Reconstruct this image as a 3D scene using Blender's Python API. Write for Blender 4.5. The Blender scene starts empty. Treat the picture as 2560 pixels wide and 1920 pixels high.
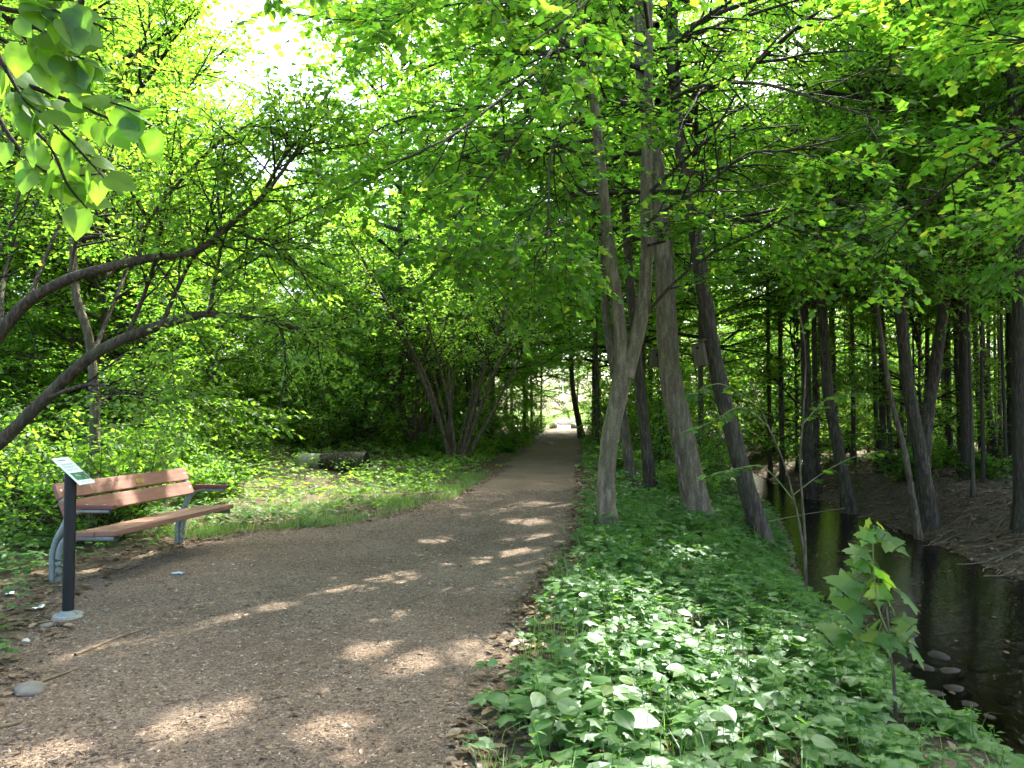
import bpy, math, random
import numpy as np
from mathutils import Vector, Matrix, noise

# ------------------------------------------------------------------ camera, sky, sun, exposure
sc = bpy.context.scene
COL = sc.collection
FPX, CU, CV, HOR, EYE = 769.0, 512.0, 384.0, 410.0, 1.6
PITCH = math.atan((HOR - CV) / FPX)
cam_d = bpy.data.cameras.new('camera')
cam_d.sensor_width = 36.0
cam_d.lens = 36.0 * FPX / 1024.0
cam_d.clip_start = 0.05
cam_d.clip_end = 2000
cam = bpy.data.objects.new('camera', cam_d)
COL.objects.link(cam)
cam.location = (0, 0, EYE)
cam.rotation_euler = (math.pi / 2 + PITCH, 0, 0)
sc.camera = cam

SUN = np.array([0.54, 0.84, 0.0]); SUN /= np.linalg.norm(SUN)
ELEV = math.radians(53)
SUN = np.array([SUN[0] * math.cos(ELEV), SUN[1] * math.cos(ELEV), math.sin(ELEV)])
world = bpy.data.worlds.new('World')
sc.world = world
world.use_nodes = True
wn = world.node_tree
sky = wn.nodes.new('ShaderNodeTexSky')
sky.sky_type = 'NISHITA'
sky.sun_disc = False
sky.sun_elevation = ELEV
sky.sun_rotation = math.atan2(SUN[0], SUN[1])
sky.air_density = 0.8
sky.dust_density = 4.0
sky.ozone_density = 0.5
wn.links.new(sky.outputs[0], wn.nodes['Background'].inputs[0])
wn.nodes['Background'].inputs[1].default_value = 0.15
sun_d = bpy.data.lights.new('sun', 'SUN')
sun_d.energy = 2.7
sun_d.angle = math.radians(0.53)
sun_d.color = (1.0, 0.95, 0.86)
sun = bpy.data.objects.new('sun', sun_d)
COL.objects.link(sun)
sun.location = (20, 30, 40)
sun.rotation_euler = Vector(SUN).to_track_quat('Z', 'Y').to_euler()
sc.view_settings.view_transform = 'Standard'
sc.view_settings.look = 'None'
sc.view_settings.gamma = 1.0
sc.view_settings.use_curve_mapping = False
sc.view_settings.exposure = 3.0
sc.cycles.use_adaptive_sampling = True
sc.cycles.adaptive_threshold = 0.03
sc.cycles.max_bounces = 6
sc.cycles.diffuse_bounces = 3
sc.cycles.glossy_bounces = 3
sc.cycles.transmission_bounces = 5
sc.cycles.transparent_max_bounces = 8
sc.cycles.sample_clamp_indirect = 6.0
sc.cycles.caustics_reflective = False
sc.cycles.caustics_refractive = False


def at(u, v, Y):
    """the world point that shows at pixel (u, v) of a 1024 wide frame, Y metres ahead"""
    x = (u - CU) / FPX
    up = -(v - CV) / FPX
    yy = math.cos(PITCH) - math.sin(PITCH) * up
    zz = math.sin(PITCH) + math.cos(PITCH) * up
    t = Y / yy
    return np.array([x * t, Y, EYE + zz * t])


KD = 1 / 2.1602


def D(u, v, Y):
    return at(u * KD, v * KD, Y)


# ------------------------------------------------------------------ materials
def new_mat(name):
    m = bpy.data.materials.new(name)
    m.use_nodes = True
    nt = m.node_tree
    for n in list(nt.nodes):
        nt.nodes.remove(n)
    return m, nt, nt.nodes.new('ShaderNodeOutputMaterial')


def N(nt, t, **kw):
    n = nt.nodes.new(t)
    for k, v in kw.items():
        if k in ('operation', 'blend_type', 'data_type', 'feature', 'noise_dimensions', 'distance', 'interpolation', 'wave_type', 'bands_direction'):
            setattr(n, k, v)
        else:
            n.inputs[k].default_value = v
    return n


def ramp(nt, fac, stops):
    r = nt.nodes.new('ShaderNodeValToRGB')
    e = r.color_ramp.elements
    while len(e) < len(stops):
        e.new(0.5)
    for i, (p, c) in enumerate(stops):
        e[i].position = p
        e[i].color = (c[0], c[1], c[2], 1)
    nt.links.new(fac, r.inputs[0])
    return r.outputs[0]


def leaf_mat(name, cols, tcols, trans=0.5, gloss=0.022, rough=0.45, blotch=True):
    m, nt, out = new_mat(name)
    L = nt.links.new
    geo = nt.nodes.new('ShaderNodeNewGeometry')
    oi = nt.nodes.new('ShaderNodeObjectInfo')
    add = N(nt, 'ShaderNodeMath', operation='MULTIPLY_ADD')
    L(oi.outputs['Random'], add.inputs[0]); add.inputs[1].default_value = 0.22
    sub = N(nt, 'ShaderNodeMath', operation='MULTIPLY_ADD')
    L(geo.outputs['Random Per Island'], sub.inputs[0]); sub.inputs[1].default_value = 0.78; sub.inputs[2].default_value = 0.0
    L(sub.outputs[0], add.inputs[2])
    fac = add.outputs[0]
    c = ramp(nt, fac, cols)
    t = ramp(nt, fac, tcols)
    dif = nt.nodes.new('ShaderNodeBsdfDiffuse'); L(c, dif.inputs[0])
    trn = nt.nodes.new('ShaderNodeBsdfTranslucent'); L(t, trn.inputs[0])
    mix = nt.nodes.new('ShaderNodeMixShader'); mix.inputs[0].default_value = trans
    L(dif.outputs[0], mix.inputs[1]); L(trn.outputs[0], mix.inputs[2])
    gl = nt.nodes.new('ShaderNodeBsdfGlossy'); gl.inputs['Roughness'].default_value = rough
    gl.inputs[0].default_value = (0.9, 0.97, 1, 1)
    mix2 = nt.nodes.new('ShaderNodeMixShader'); mix2.inputs[0].default_value = gloss
    L(mix.outputs[0], mix2.inputs[1]); L(gl.outputs[0], mix2.inputs[2])
    L(mix2.outputs[0], out.inputs[0])
    return m


def g(*c):
    return c


MAT = {}
MAT['maple_leaf'] = leaf_mat('maple_leaf',
    [(0, (.036, .082, .018)), (.5, (.060, .120, .022)), (.85, (.085, .150, .026)), (1, (.13, .16, .02))],
    [(0, (.14, .37, .022)), (.5, (.19, .46, .028)), (.85, (.28, .52, .032)), (1, (.50, .54, .03))], .62)
MAT['linden_leaf'] = leaf_mat('linden_leaf',
    [(0, (.042, .092, .018)), (.5, (.066, .130, .022)), (1, (.10, .160, .028))],
    [(0, (.15, .39, .022)), (.5, (.24, .49, .030)), (1, (.36, .55, .034))], .62)
MAT['shrub_leaf'] = leaf_mat('shrub_leaf',
    [(0, (.042, .096, .020)), (.5, (.068, .138, .026)), (1, (.11, .175, .028))],
    [(0, (.15, .40, .026)), (.5, (.24, .50, .032)), (1, (.37, .57, .038))], .62)
MAT['cover_leaf'] = leaf_mat('cover_leaf',
    [(0, (.045, .105, .026)), (.35, (.070, .150, .036)), (.7, (.10, .19, .05)), (.93, (.13, .22, .06)), (1, (.20, .23, .06))],
    [(0, (.10, .32, .03)), (.5, (.15, .40, .04)), (1, (.26, .48, .04))], .42, .035, .40)
MAT['grass'] = leaf_mat('grass_blade',
    [(0, (.05, .12, .018)), (.5, (.08, .17, .025)), (1, (.15, .19, .05))],
    [(0, (.12, .34, .02)), (.6, (.2, .42, .03)), (1, (.35, .42, .08))], .45, .05, .4)
MAT['dry_leaf'] = leaf_mat('dry_leaf',
    [(0, (.05, .030, .016)), (.4, (.11, .066, .034)), (.75, (.19, .125, .068)), (1, (.32, .24, .14))],
    [(0, (.08, .04, .015)), (.5, (.16, .09, .03)), (1, (.3, .2, .08))], .2, .04, .5)
MAT['yellow_leaf'] = leaf_mat('yellow_leaf',
    [(0, (.30, .24, .06)), (.6, (.36, .27, .06)), (1, (.25, .28, .06))],
    [(0, (.4, .33, .04)), (1, (.4, .4, .05))], .3, .04, .5)


def bark_mat(name, base, dark, moss, mossy=.35, scale=9.0, spots=0.0, relief=.045):
    m, nt, out = new_mat(name)
    L = nt.links.new
    tc = nt.nodes.new('ShaderNodeTexCoord')
    mp = nt.nodes.new('ShaderNodeMapping'); mp.inputs['Scale'].default_value = (1, 1, .22)
    L(tc.outputs['Object'], mp.inputs[0])
    n1 = N(nt, 'ShaderNodeTexNoise', Scale=scale * 2.2, Detail=8.0, Roughness=.65); L(mp.outputs[0], n1.inputs['Vector'])
    n2 = N(nt, 'ShaderNodeTexNoise', Scale=2.3, Detail=5.0); L(tc.outputs['Object'], n2.inputs['Vector'])
    vo = N(nt, 'ShaderNodeTexVoronoi', Scale=scale * 3.0); vo.feature = 'DISTANCE_TO_EDGE'; L(mp.outputs[0], vo.inputs['Vector'])
    c1 = ramp(nt, n1.outputs[0], [(.36, tuple(c * .7 for c in dark)), (.48, dark), (.60, base), (.75, tuple(c * 1.35 for c in base))])
    mm = ramp(nt, n2.outputs[0], [(.42, (0, 0, 0)), (.68, (mossy, mossy, mossy))])
    mx = N(nt, 'ShaderNodeMix', data_type='RGBA'); L(mm, mx.inputs[0]); L(c1, mx.inputs[6]); mx.inputs[7].default_value = (*moss, 1)
    col = mx.outputs[2]
    if spots:
        mp2 = nt.nodes.new('ShaderNodeMapping'); mp2.inputs['Scale'].default_value = (1, 1, 2.2)
        L(tc.outputs['Object'], mp2.inputs[0])
        n3 = N(nt, 'ShaderNodeTexNoise', Scale=42.0, Detail=3.0); L(mp2.outputs[0], n3.inputs['Vector'])
        sp = ramp(nt, n3.outputs[0], [(.58, (0, 0, 0)), (.68, (spots, spots, spots))])
        mx2 = N(nt, 'ShaderNodeMix', data_type='RGBA'); L(sp, mx2.inputs[0]); L(col, mx2.inputs[6]); mx2.inputs[7].default_value = (.30, .28, .20, 1)
        col = mx2.outputs[2]
    b = nt.nodes.new('ShaderNodeBsdfPrincipled')
    L(col, b.inputs['Base Color']); b.inputs['Roughness'].default_value = .85; b.inputs['Specular IOR Level'].default_value = .25
    ad = N(nt, 'ShaderNodeMath', operation='MULTIPLY_ADD'); L(vo.outputs[0], ad.inputs[0]); ad.inputs[1].default_value = .6; L(n1.outputs[0], ad.inputs[2])
    bp = N(nt, 'ShaderNodeBump', Strength=1.0, Distance=relief); L(ad.outputs[0], bp.inputs['Height']); L(bp.outputs[0], b.inputs['Normal'])
    L(b.outputs[0], out.inputs[0])
    return m


MAT['bark_maple'] = bark_mat('bark_maple', (.185, .152, .098), (.105, .085, .055), (.11, .112, .052), .5, 7, .45, .022)
MAT['bark_dark'] = bark_mat('bark_dark', (.092, .073, .050), (.040, .031, .022), (.055, .062, .028), .5, 9)
MAT['bark_grey'] = bark_mat('bark_grey', (.16, .135, .095), (.075, .062, .044), (.09, .095, .046), .5, 9, .3)
MAT['bark_hazel'] = bark_mat('bark_hazel', (.17, .13, .085), (.08, .06, .04), (.08, .09, .04), .4, 10)
MAT['twig'] = bark_mat('twig_bark', (.055, .043, .03), (.026, .02, .014), (.04, .045, .02), .4, 12)


def pbr(name, col, rough=.6, metal=0.0, spec=.5, noise_amt=.0, noise_scale=20, bump=0.0, bump_scale=60, dark=None, stretch=(1, 1, 1)):
    m, nt, out = new_mat(name)
    L = nt.links.new
    b = nt.nodes.new('ShaderNodeBsdfPrincipled')
    b.inputs['Roughness'].default_value = rough
    b.inputs['Metallic'].default_value = metal
    b.inputs['Specular IOR Level'].default_value = spec
    b.inputs['Base Color'].default_value = (*col, 1)
    tc = nt.nodes.new('ShaderNodeTexCoord')
    mp = nt.nodes.new('ShaderNodeMapping'); mp.inputs['Scale'].default_value = stretch
    L(tc.outputs['Object'], mp.inputs[0])
    if noise_amt:
        n1 = N(nt, 'ShaderNodeTexNoise', Scale=noise_scale, Detail=6.0, Roughness=.65); L(mp.outputs[0], n1.inputs['Vector'])
        d = dark or tuple(c * (1 - noise_amt) for c in col)
        L(ramp(nt, n1.outputs[0], [(.33, d), (.66, col)]), b.inputs['Base Color'])
    if bump:
        n2 = N(nt, 'ShaderNodeTexNoise', Scale=bump_scale, Detail=6.0, Roughness=.7); L(mp.outputs[0], n2.inputs['Vector'])
        bp = N(nt, 'ShaderNodeBump', Strength=bump, Distance=.01); L(n2.outputs[0], bp.inputs['Height']); L(bp.outputs[0], b.inputs['Normal'])
    L(b.outputs[0], out.inputs[0])
    return m


MAT['black_paint'] = pbr('black_paint', (.012, .014, .014), .55, 0, .25, .3, 6, .06, 300)
MAT['galv'] = pbr('galvanised_paint', (.20, .235, .215), .5, .15, .5, .35, 14, .12, 200)
MAT['bench_wood'] = pbr('bench_wood', (.24, .118, .078), .6, 0, .35, .35, 8, .25, 60, None, (6, .35, 6))
MAT['bench_red'] = pbr('bench_red_wood', (.17, .055, .04), .55, 0, .35, .35, 8, .2, 60, None, (6, .35, 6))
MAT['brass'] = pbr('brass', (.55, .42, .10), .4, .7, .5, .2, 60)
MAT['steel'] = pbr('bolt_steel', (.5, .5, .48), .35, .8)
MAT['concrete'] = pbr('concrete', (.30, .30, .265), .9, 0, .3, .3, 30, .5, 120)
MAT['panel_white'] = pbr('panel_white', (.72, .78, .75), .35, 0, .5)
MAT['panel_text'] = pbr('panel_text', (.22, .27, .28), .4)
MAT['panel_dark'] = pbr('panel_dark_text', (.06, .09, .10), .4)
MAT['paper'] = pbr('paper', (.75, .78, .78), .8)
MAT['wrapper'] = pbr('blue_wrapper', (.25, .42, .55), .4)
MAT['stone'] = pbr('stone', (.19, .17, .14), .85, 0, .3, .45, 9, .6, 40)
MAT['wet_stone'] = pbr('wet_stone', (.032, .025, .017), .75, 0, .2, .5, 9, .5, 40)
MAT['pale_stone'] = pbr('pale_stone', (.62, .54, .48), .9, 0, .3, .35, 5, .5, 20)
MAT['mossy_stone'] = pbr('mossy_stone', (.26, .23, .12), .9, 0, .3, .5, 6, .5, 30)
MAT['box_wood'] = pbr('nest_box_wood', (.095, .080, .050), .85, 0, .25, .4, 9, .5, 40, None, (5, 5, .5))
MAT['box_roof'] = pbr('nest_box_roof', (.06, .055, .032), .9, 0, .25, .4, 9, .4, 40)
MAT['hole'] = pbr('hole_dark', (.008, .008, .007), 1.0, 0, .1)
MAT['wood_cut'] = pbr('cut_wood', (.20, .155, .10), .85, 0, .25, .5, 6, .4, 40)
MAT['pale_wood'] = pbr('barkless_wood', (.36, .34, .28), .8, 0, .3, .5, 5, .5, 30, None, (3, 3, .6))
MAT['pole_white'] = pbr('white_pole_paint', (.75, .78, .78), .4)
MAT['dirt_wood'] = pbr('stick_wood', (.20, .145, .085), .85, 0, .25, .5, 25, .3, 60)

# printed picture on the panel: blotchy greens
m, nt, out = new_mat('panel_print')
b = nt.nodes.new('ShaderNodeBsdfPrincipled'); b.inputs['Roughness'].default_value = .35
tc = nt.nodes.new('ShaderNodeTexCoord')
n1 = N(nt, 'ShaderNodeTexNoise', Scale=26.0, Detail=5.0); nt.links.new(tc.outputs['Object'], n1.inputs['Vector'])
nt.links.new(ramp(nt, n1.outputs[0], [(.35, (.01, .05, .03)), (.55, (.035, .13, .065)), (.7, (.25, .5, .3))]), b.inputs['Base Color'])
nt.links.new(b.outputs[0], out.inputs[0])
MAT['panel_print'] = m


def ground_mat(name, stops, scale_big, grit, bump, moss=None):
    m, nt, out = new_mat(name)
    L = nt.links.new
    tc = nt.nodes.new('ShaderNodeTexCoord')
    n1 = N(nt, 'ShaderNodeTexNoise', Scale=scale_big, Detail=6.0, Roughness=.6); L(tc.outputs['Object'], n1.inputs['Vector'])
    n2 = N(nt, 'ShaderNodeTexNoise', Scale=grit, Detail=5.0, Roughness=.75); L(tc.outputs['Object'], n2.inputs['Vector'])
    vo = N(nt, 'ShaderNodeTexVoronoi', Scale=grit * .8); L(tc.outputs['Object'], vo.inputs['Vector'])
    vo2 = N(nt, 'ShaderNodeTexVoronoi', Scale=grit * .33); L(tc.outputs['Object'], vo2.inputs['Vector'])
    a = N(nt, 'ShaderNodeMath', operation='MULTIPLY_ADD'); L(n2.outputs[0], a.inputs[0]); a.inputs[1].default_value = .75
    bb = N(nt, 'ShaderNodeMath', operation='MULTIPLY_ADD'); L(n1.outputs[0], bb.inputs[0]); bb.inputs[1].default_value = .45; bb.inputs[2].default_value = -.1
    L(bb.outputs[0], a.inputs[2])
    c = ramp(nt, a.outputs[0], stops)
    sep = nt.nodes.new('ShaderNodeSeparateColor'); L(vo.outputs['Color'], sep.inputs[0])
    hv = N(nt, 'ShaderNodeHueSaturation'); L(c, hv.inputs['Color'])
    vv = N(nt, 'ShaderNodeMath', operation='MULTIPLY_ADD'); L(sep.outputs[0], vv.inputs[0]); vv.inputs[1].default_value = .75; vv.inputs[2].default_value = .6
    L(vv.outputs[0], hv.inputs['Value'])
    col = hv.outputs[0]
    if moss:
        n3 = N(nt, 'ShaderNodeTexNoise', Scale=.9, Detail=6.0); L(tc.outputs['Object'], n3.inputs['Vector'])
        mk = ramp(nt, n3.outputs[0], [(.48, (0, 0, 0)), (.7, (.7, .7, .7))])
        mx = N(nt, 'ShaderNodeMix', data_type='RGBA'); L(mk, mx.inputs[0]); L(col, mx.inputs[6]); mx.inputs[7].default_value = (*moss, 1)
        col = mx.outputs[2]
    b = nt.nodes.new('ShaderNodeBsdfPrincipled'); L(col, b.inputs['Base Color'])
    b.inputs['Roughness'].default_value = .92; b.inputs['Specular IOR Level'].default_value = .2
    h = N(nt, 'ShaderNodeMath', operation='MULTIPLY_ADD'); L(vo2.outputs['Distance'], h.inputs[0]); h.inputs[1].default_value = .8; L(n2.outputs[0], h.inputs[2])
    bp = N(nt, 'ShaderNodeBump', Strength=bump, Distance=.02); L(h.outputs[0], bp.inputs['Height']); L(bp.outputs[0], b.inputs['Normal'])
    L(b.outputs[0], out.inputs[0])
    return m


MAT['soil'] = ground_mat('forest_soil', [(.25, (.045, .032, .022)), (.5, (.10, .072, .046)), (.75, (.19, .14, .09))], 1.1, 55, .8, (.045, .07, .022))
MAT['path'] = ground_mat('path_gravel', [(.24, (.060, .041, .027)), (.42, (.124, .087, .058)), (.60, (.198, .146, .103)), (.85, (.345, .275, .20))], .9, 95, .75)
MAT['sand'] = ground_mat('pale_sand', [(.25, (.40, .34, .29)), (.75, (.52, .45, .39))], .6, 40, .3)
MAT['meadow'] = ground_mat('meadow', [(.25, (.09, .15, .03)), (.75, (.16, .22, .04))], .8, 30, .6)
MAT['bed'] = ground_mat('stream_bed', [(.25, (.07, .05, .028)), (.5, (.13, .09, .045)), (.8, (.23, .17, .09))], 1.3, 22, 1.0)

# chips: per-piece colour
m, nt, out = new_mat('wood_chip')
geo = nt.nodes.new('ShaderNodeNewGeometry')
b = nt.nodes.new('ShaderNodeBsdfPrincipled'); b.inputs['Roughness'].default_value = .9; b.inputs['Specular IOR Level'].default_value = .2
nt.links.new(ramp(nt, geo.outputs['Random Per Island'], [(0, (.048, .033, .022)), (.35, (.122, .085, .058)), (.7, (.208, .153, .108)), (.93, (.32, .25, .185)), (1, (.43, .35, .265))]), b.inputs['Base Color'])
nt.links.new(b.outputs[0], out.inputs[0])
MAT['chip'] = m

# water
m, nt, out = new_mat('stream_water')
L = nt.links.new
tc = nt.nodes.new('ShaderNodeTexCoord')
mp = nt.nodes.new('ShaderNodeMapping'); mp.inputs['Scale'].default_value = (1.6, .8, 1)
L(tc.outputs['Object'], mp.inputs[0])
n1 = N(nt, 'ShaderNodeTexNoise', Scale=9.0, Detail=4.0, Roughness=.6, Distortion=.6); L(mp.outputs[0], n1.inputs['Vector'])
bp = N(nt, 'ShaderNodeBump', Strength=.16, Distance=.04); L(n1.outputs[0], bp.inputs['Height'])
fr = N(nt, 'ShaderNodeFresnel', IOR=1.45); L(bp.outputs[0], fr.inputs['Normal'])
tr = nt.nodes.new('ShaderNodeBsdfTransparent'); tr.inputs[0].default_value = (.20, .165, .075, 1)
gl = nt.nodes.new('ShaderNodeBsdfGlossy'); gl.inputs['Roughness'].default_value = .03; L(bp.outputs[0], gl.inputs['Normal'])
ms = nt.nodes.new('ShaderNodeMixShader'); L(fr.outputs[0], ms.inputs[0]); L(tr.outputs[0], ms.inputs[1]); L(gl.outputs[0], ms.inputs[2])
L(ms.outputs[0], out.inputs[0])
MAT['water'] = m


# ------------------------------------------------------------------ mesh helpers
class MB:
    """collects numpy chunks (vertices, faces, material slot, smooth) and builds ONE mesh"""

    def __init__(self):
        self.v, self.f, self.n = [], [], 0

    def add(self, v, f, mi=0, smooth=False):
        v = np.asarray(v, float).reshape(-1, 3)
        f = np.asarray(f, np.int64)
        if len(f) == 0:
            return self
        self.v.append(v)
        self.f.append((f + self.n, mi, smooth))
        self.n += len(v)
        return self

    def mesh(self, name, mats):
        me = bpy.data.meshes.new(name)
        v = np.concatenate(self.v)
        me.vertices.add(len(v))
        me.vertices.foreach_set('co', v.astype(np.float32).ravel())
        loops = np.concatenate([f.ravel() for f, _, _ in self.f])
        starts, mi, sm, o = [], [], [], 0
        for f, k, s in self.f:
            n, w = f.shape
            starts.append(o + np.arange(n) * w)
            o += n * w
            mi.append(np.full(n, k)); sm.append(np.full(n, s))
        starts = np.concatenate(starts)
        me.loops.add(len(loops))
        me.loops.foreach_set('vertex_index', loops.astype(np.int32))
        me.polygons.add(len(starts))
        me.polygons.foreach_set('loop_start', starts.astype(np.int32))
        me.polygons.foreach_set('material_index', np.concatenate(mi).astype(np.int32))
        me.polygons.foreach_set('use_smooth', np.concatenate(sm).astype(bool))
        for m in mats:
            me.materials.append(MAT[m])
        me.update(calc_edges=True)
        return me

    def obj(self, name, mats, parent=None, loc=None):
        o = bpy.data.objects.new(name, self.mesh(name, mats if isinstance(mats, (list, tuple)) else [mats]))
        COL.objects.link(o)
        if parent is not None:
            o.parent = parent
        if loc is not None:
            o.location = loc
        return o


def place(name, mesh, parent=None, loc=(0, 0, 0), rot=(0, 0, 0), scale=(1, 1, 1)):
    o = bpy.data.objects.new(name, mesh)
    COL.objects.link(o)
    o.parent = parent
    o.location = loc; o.rotation_euler = rot; o.scale = scale
    return o


def thing(name, label, cat, loc=(0, 0, 0), rz=0.0, group=None):
    o = bpy.data.objects.new(name, None)
    COL.objects.link(o)
    o.empty_display_size = .2
    o.location = loc; o.rotation_euler = (0, 0, rz)
    return tag(o, label, cat, group)


def tag(o, label=None, cat=None, group=None, kind=None):
    if label: o['label'] = label
    if cat: o['category'] = cat
    if group: o['group'] = group
    if kind: o['kind'] = kind
    return o


def norm(a):
    return a / np.maximum(np.linalg.norm(a, axis=-1, keepdims=True), 1e-9)


def spline(pts, n):
    """smooth polyline (Catmull-Rom) through pts with n samples"""
    p = np.asarray(pts, float)
    q = np.vstack([2 * p[0] - p[1], p, 2 * p[-1] - p[-2]])
    out = []
    for t in np.linspace(0, len(p) - 1 - 1e-6, n):
        i = int(t); f = t - i
        a, b, c, d = q[i], q[i + 1], q[i + 2], q[i + 3]
        out.append(.5 * (2 * b + (c - a) * f + (2 * a - 5 * b + 4 * c - d) * f * f + (3 * b - a - 3 * c + d) * f ** 3))
    return np.array(out)


def tubes(P, R, s=5, rough=0.0, rng=None, cap=False):
    """P (n,m,3) polylines, R (n,m) radii -> verts, quads"""
    n, m, _ = P.shape
    T = norm(np.gradient(P, axis=1))
    ov = norm(P[:, -1] - P[:, 0])
    ref = np.where(np.abs(ov[:, 2:3]) > .8, np.array([[1., 0, 0]]), np.array([[0, 0, 1.]]))[:, None, :]
    A = norm(np.cross(T, np.broadcast_to(ref, T.shape)))
    B = np.cross(T, A)
    th = np.arange(s) * 2 * math.pi / s
    rr = np.broadcast_to(R[:, :, None], (n, m, s)).copy()
    if rough and rng is not None:
        rr *= 1 + rough * rng.normal(size=(n, m, s))
    V = P[:, :, None, :] + rr[..., None] * (np.cos(th)[None, None, :, None] * A[:, :, None, :] + np.sin(th)[None, None, :, None] * B[:, :, None, :])
    idx = np.arange(n * m * s).reshape(n, m, s)
    a = idx[:, :-1, :]; b_ = np.roll(idx, -1, axis=2)[:, :-1, :]
    c = np.roll(idx, -1, axis=2)[:, 1:, :]; d = idx[:, 1:, :]
    F = np.stack([a, b_, c, d], -1).reshape(-1, 4)
    return V.reshape(-1, 3), F


def sub_branches(rng, P, R, n, lo, hi, t0=.2, a0=35, a1=65, m=4, flat=.45, lift=0.0, wob=.12, taper=.62, rmin=.0035):
    """n side branches on each polyline; flat squashes their spread in height so that they lie in layers"""
    N_, M = P.shape[:2]
    idx = np.repeat(np.arange(N_), n)
    K = len(idx)
    t = t0 + (1 - t0) * ((np.tile(np.arange(n), N_) + rng.random(K)) / n)
    t = np.clip(t, 0, .999)
    s = t * (M - 1); i = s.astype(int); f = (s - i)[:, None]
    p = P[idx, i] * (1 - f) + P[idx, i + 1] * f
    T = norm(P[idx, i + 1] - P[idx, i])
    v = rng.normal(size=(K, 3)); v[:, 2] *= flat
    v = v - (v * T).sum(1, keepdims=True) * T
    v[:, 2] *= max(flat, .3)
    v = norm(v)
    a = np.radians(rng.uniform(a0, a1, K))[:, None]
    d = norm(np.cos(a) * T + np.sin(a) * v)
    L = rng.uniform(lo, hi, K) * (1.12 - .45 * t)
    r0 = np.minimum((R[idx, i] * taper), .012 + .02 * L)
    r0 = np.maximum(r0, rmin)
    out = np.zeros((K, m, 3)); out[:, 0] = p
    st = (L / (m - 1))[:, None]
    for k in range(1, m):
        d = norm(d + wob * rng.normal(size=(K, 3)) + np.array([0, 0, lift]))
        out[:, k] = out[:, k - 1] + d * st
    RR = r0[:, None] * np.linspace(1, .35, m)[None, :]
    return out, RR


# leaf outlines: x along the leaf, y across, z the fold
def _tpl(kind):
    if kind == 'maple':
        h = [(0, 0), (-.07, .17), (.03, .46), (.20, .30), (.50, .52), (.55, .22), (1.0, 0)]
        o = h + [(x, -y) for x, y in h[-2:0:-1]]
        v = [(.28, 0, .03)] + [(x, y, -.16 * abs(y) - .10 * x * x) for x, y in o]
        n = len(o)
        f = [(0, 1 + i, 1 + (i + 1) % n) for i in range(n)]
    elif kind == 'star':
        h = [(0, 0), (-.04, .44), (.21, .27), (.54, .50), (1.0, 0)]
        o = h + [(x, -y) for x, y in h[-2:0:-1]]
        v = [(x, y, -.14 * abs(y) - .10 * x * x) for x, y in o]
        f = [(0, 1 + i, 2 + i) for i in range(len(o) - 2)]
    elif kind == 'oval':
        v = [(0, 0, 0), (.26, .31, .05), (.68, .26, .0), (1, 0, -.14), (.26, -.31, .05), (.68, -.26, .0)]
        f = [(0, 3, 1), (1, 3, 2), (0, 4, 3), (4, 5, 3)]
    elif kind == 'ovate':
        v = [(0, 0, 0), (.5, 0, -.03), (1, 0, -.16), (.22, .31, .05), (.66, .27, .0), (.22, -.31, .05), (.66, -.27, .0)]
        f = [(0, 1, 3), (3, 1, 4), (4, 1, 2), (0, 5, 1), (5, 6, 1), (6, 2, 1)]
    elif kind == 'round':
        v = [(0, 0, 0), (.5, 0, -.03), (1.0, 0, -.14), (-.06, .25, .03), (.26, .45, .04), (.68, .32, -.02), (-.06, -.25, .03), (.26, -.45, .04), (.68, -.32, -.02)]
        f = [(0, 1, 3), (3, 1, 4), (4, 1, 5), (5, 1, 2), (0, 6, 1), (6, 7, 1), (7, 8, 1), (8, 2, 1)]
    elif kind == 'narrow':
        v = [(0, 0, 0), (.45, .15, .03), (1, 0, -.12), (.45, -.15, .03)]
        f = [(0, 2, 1), (0, 3, 2)]
    else:
        v = [(0, 0, 0), (.42, .34, .05), (1, 0, -.12), (.42, -.34, .05)]
        f = [(0, 2, 1), (0, 3, 2)]
    v = np.array(v, float)
    v[:, 1] *= -1   # faces wind upwards
    return v, np.array(f)


TPL = {k: _tpl(k) for k in ('maple', 'star', 'oval', 'ovate', 'round', 'narrow', 'plain')}


def leaf_faces(pos, dirv, nrm, size, kind):
    tv, tf = TPL[kind]
    x = norm(dirv)
    z = norm(nrm - (nrm * x).sum(1, keepdims=True) * x)
    y = np.cross(z, x)
    s = size[:, None, None]
    V = pos[:, None, :] + s * (tv[None, :, 0:1] * x[:, None] + tv[None, :, 1:2] * y[:, None] + tv[None, :, 2:3] * z[:, None])
    F = tf[None] + (np.arange(len(pos)) * len(tv))[:, None, None]
    return V.reshape(-1, 3), F.reshape(-1, 3)


def leaves_on(rng, P, k, size, tilt=.35, droop=.15, t0=.15):
    """k leaf positions per twig: pos, direction, normal, size"""
    N_, M = P.shape[:2]
    idx = np.repeat(np.arange(N_), k)
    K = len(idx)
    j = np.tile(np.arange(k), N_)
    t = np.clip(t0 + (1 - t0) * (j + rng.uniform(.2, 1, K)) / k, 0, .999)
    s = t * (M - 1); i = s.astype(int); f = (s - i)[:, None]
    p = P[idx, i] * (1 - f) + P[idx, i + 1] * f
    T = norm(P[idx, i + 1] - P[idx, i])
    side = np.where(j % 2 == 0, 1.0, -1.0)[:, None]
    hor = norm(np.cross(T, np.array([0, 0, 1.0])) + 1e-4)
    w = rng.uniform(.3, 1.0, (K, 1))
    d = norm(T * (1.15 - w) + side * hor * w + .28 * rng.normal(size=(K, 3)) - np.array([0, 0, droop]))
    nr = norm(np.array([0, 0, 1.0]) + tilt * rng.normal(size=(K, 3)))
    sz = size * rng.uniform(.6, 1.2, K)
    p = p + d * (.18 * sz)[:, None]
    return p, d, nr, sz


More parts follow.
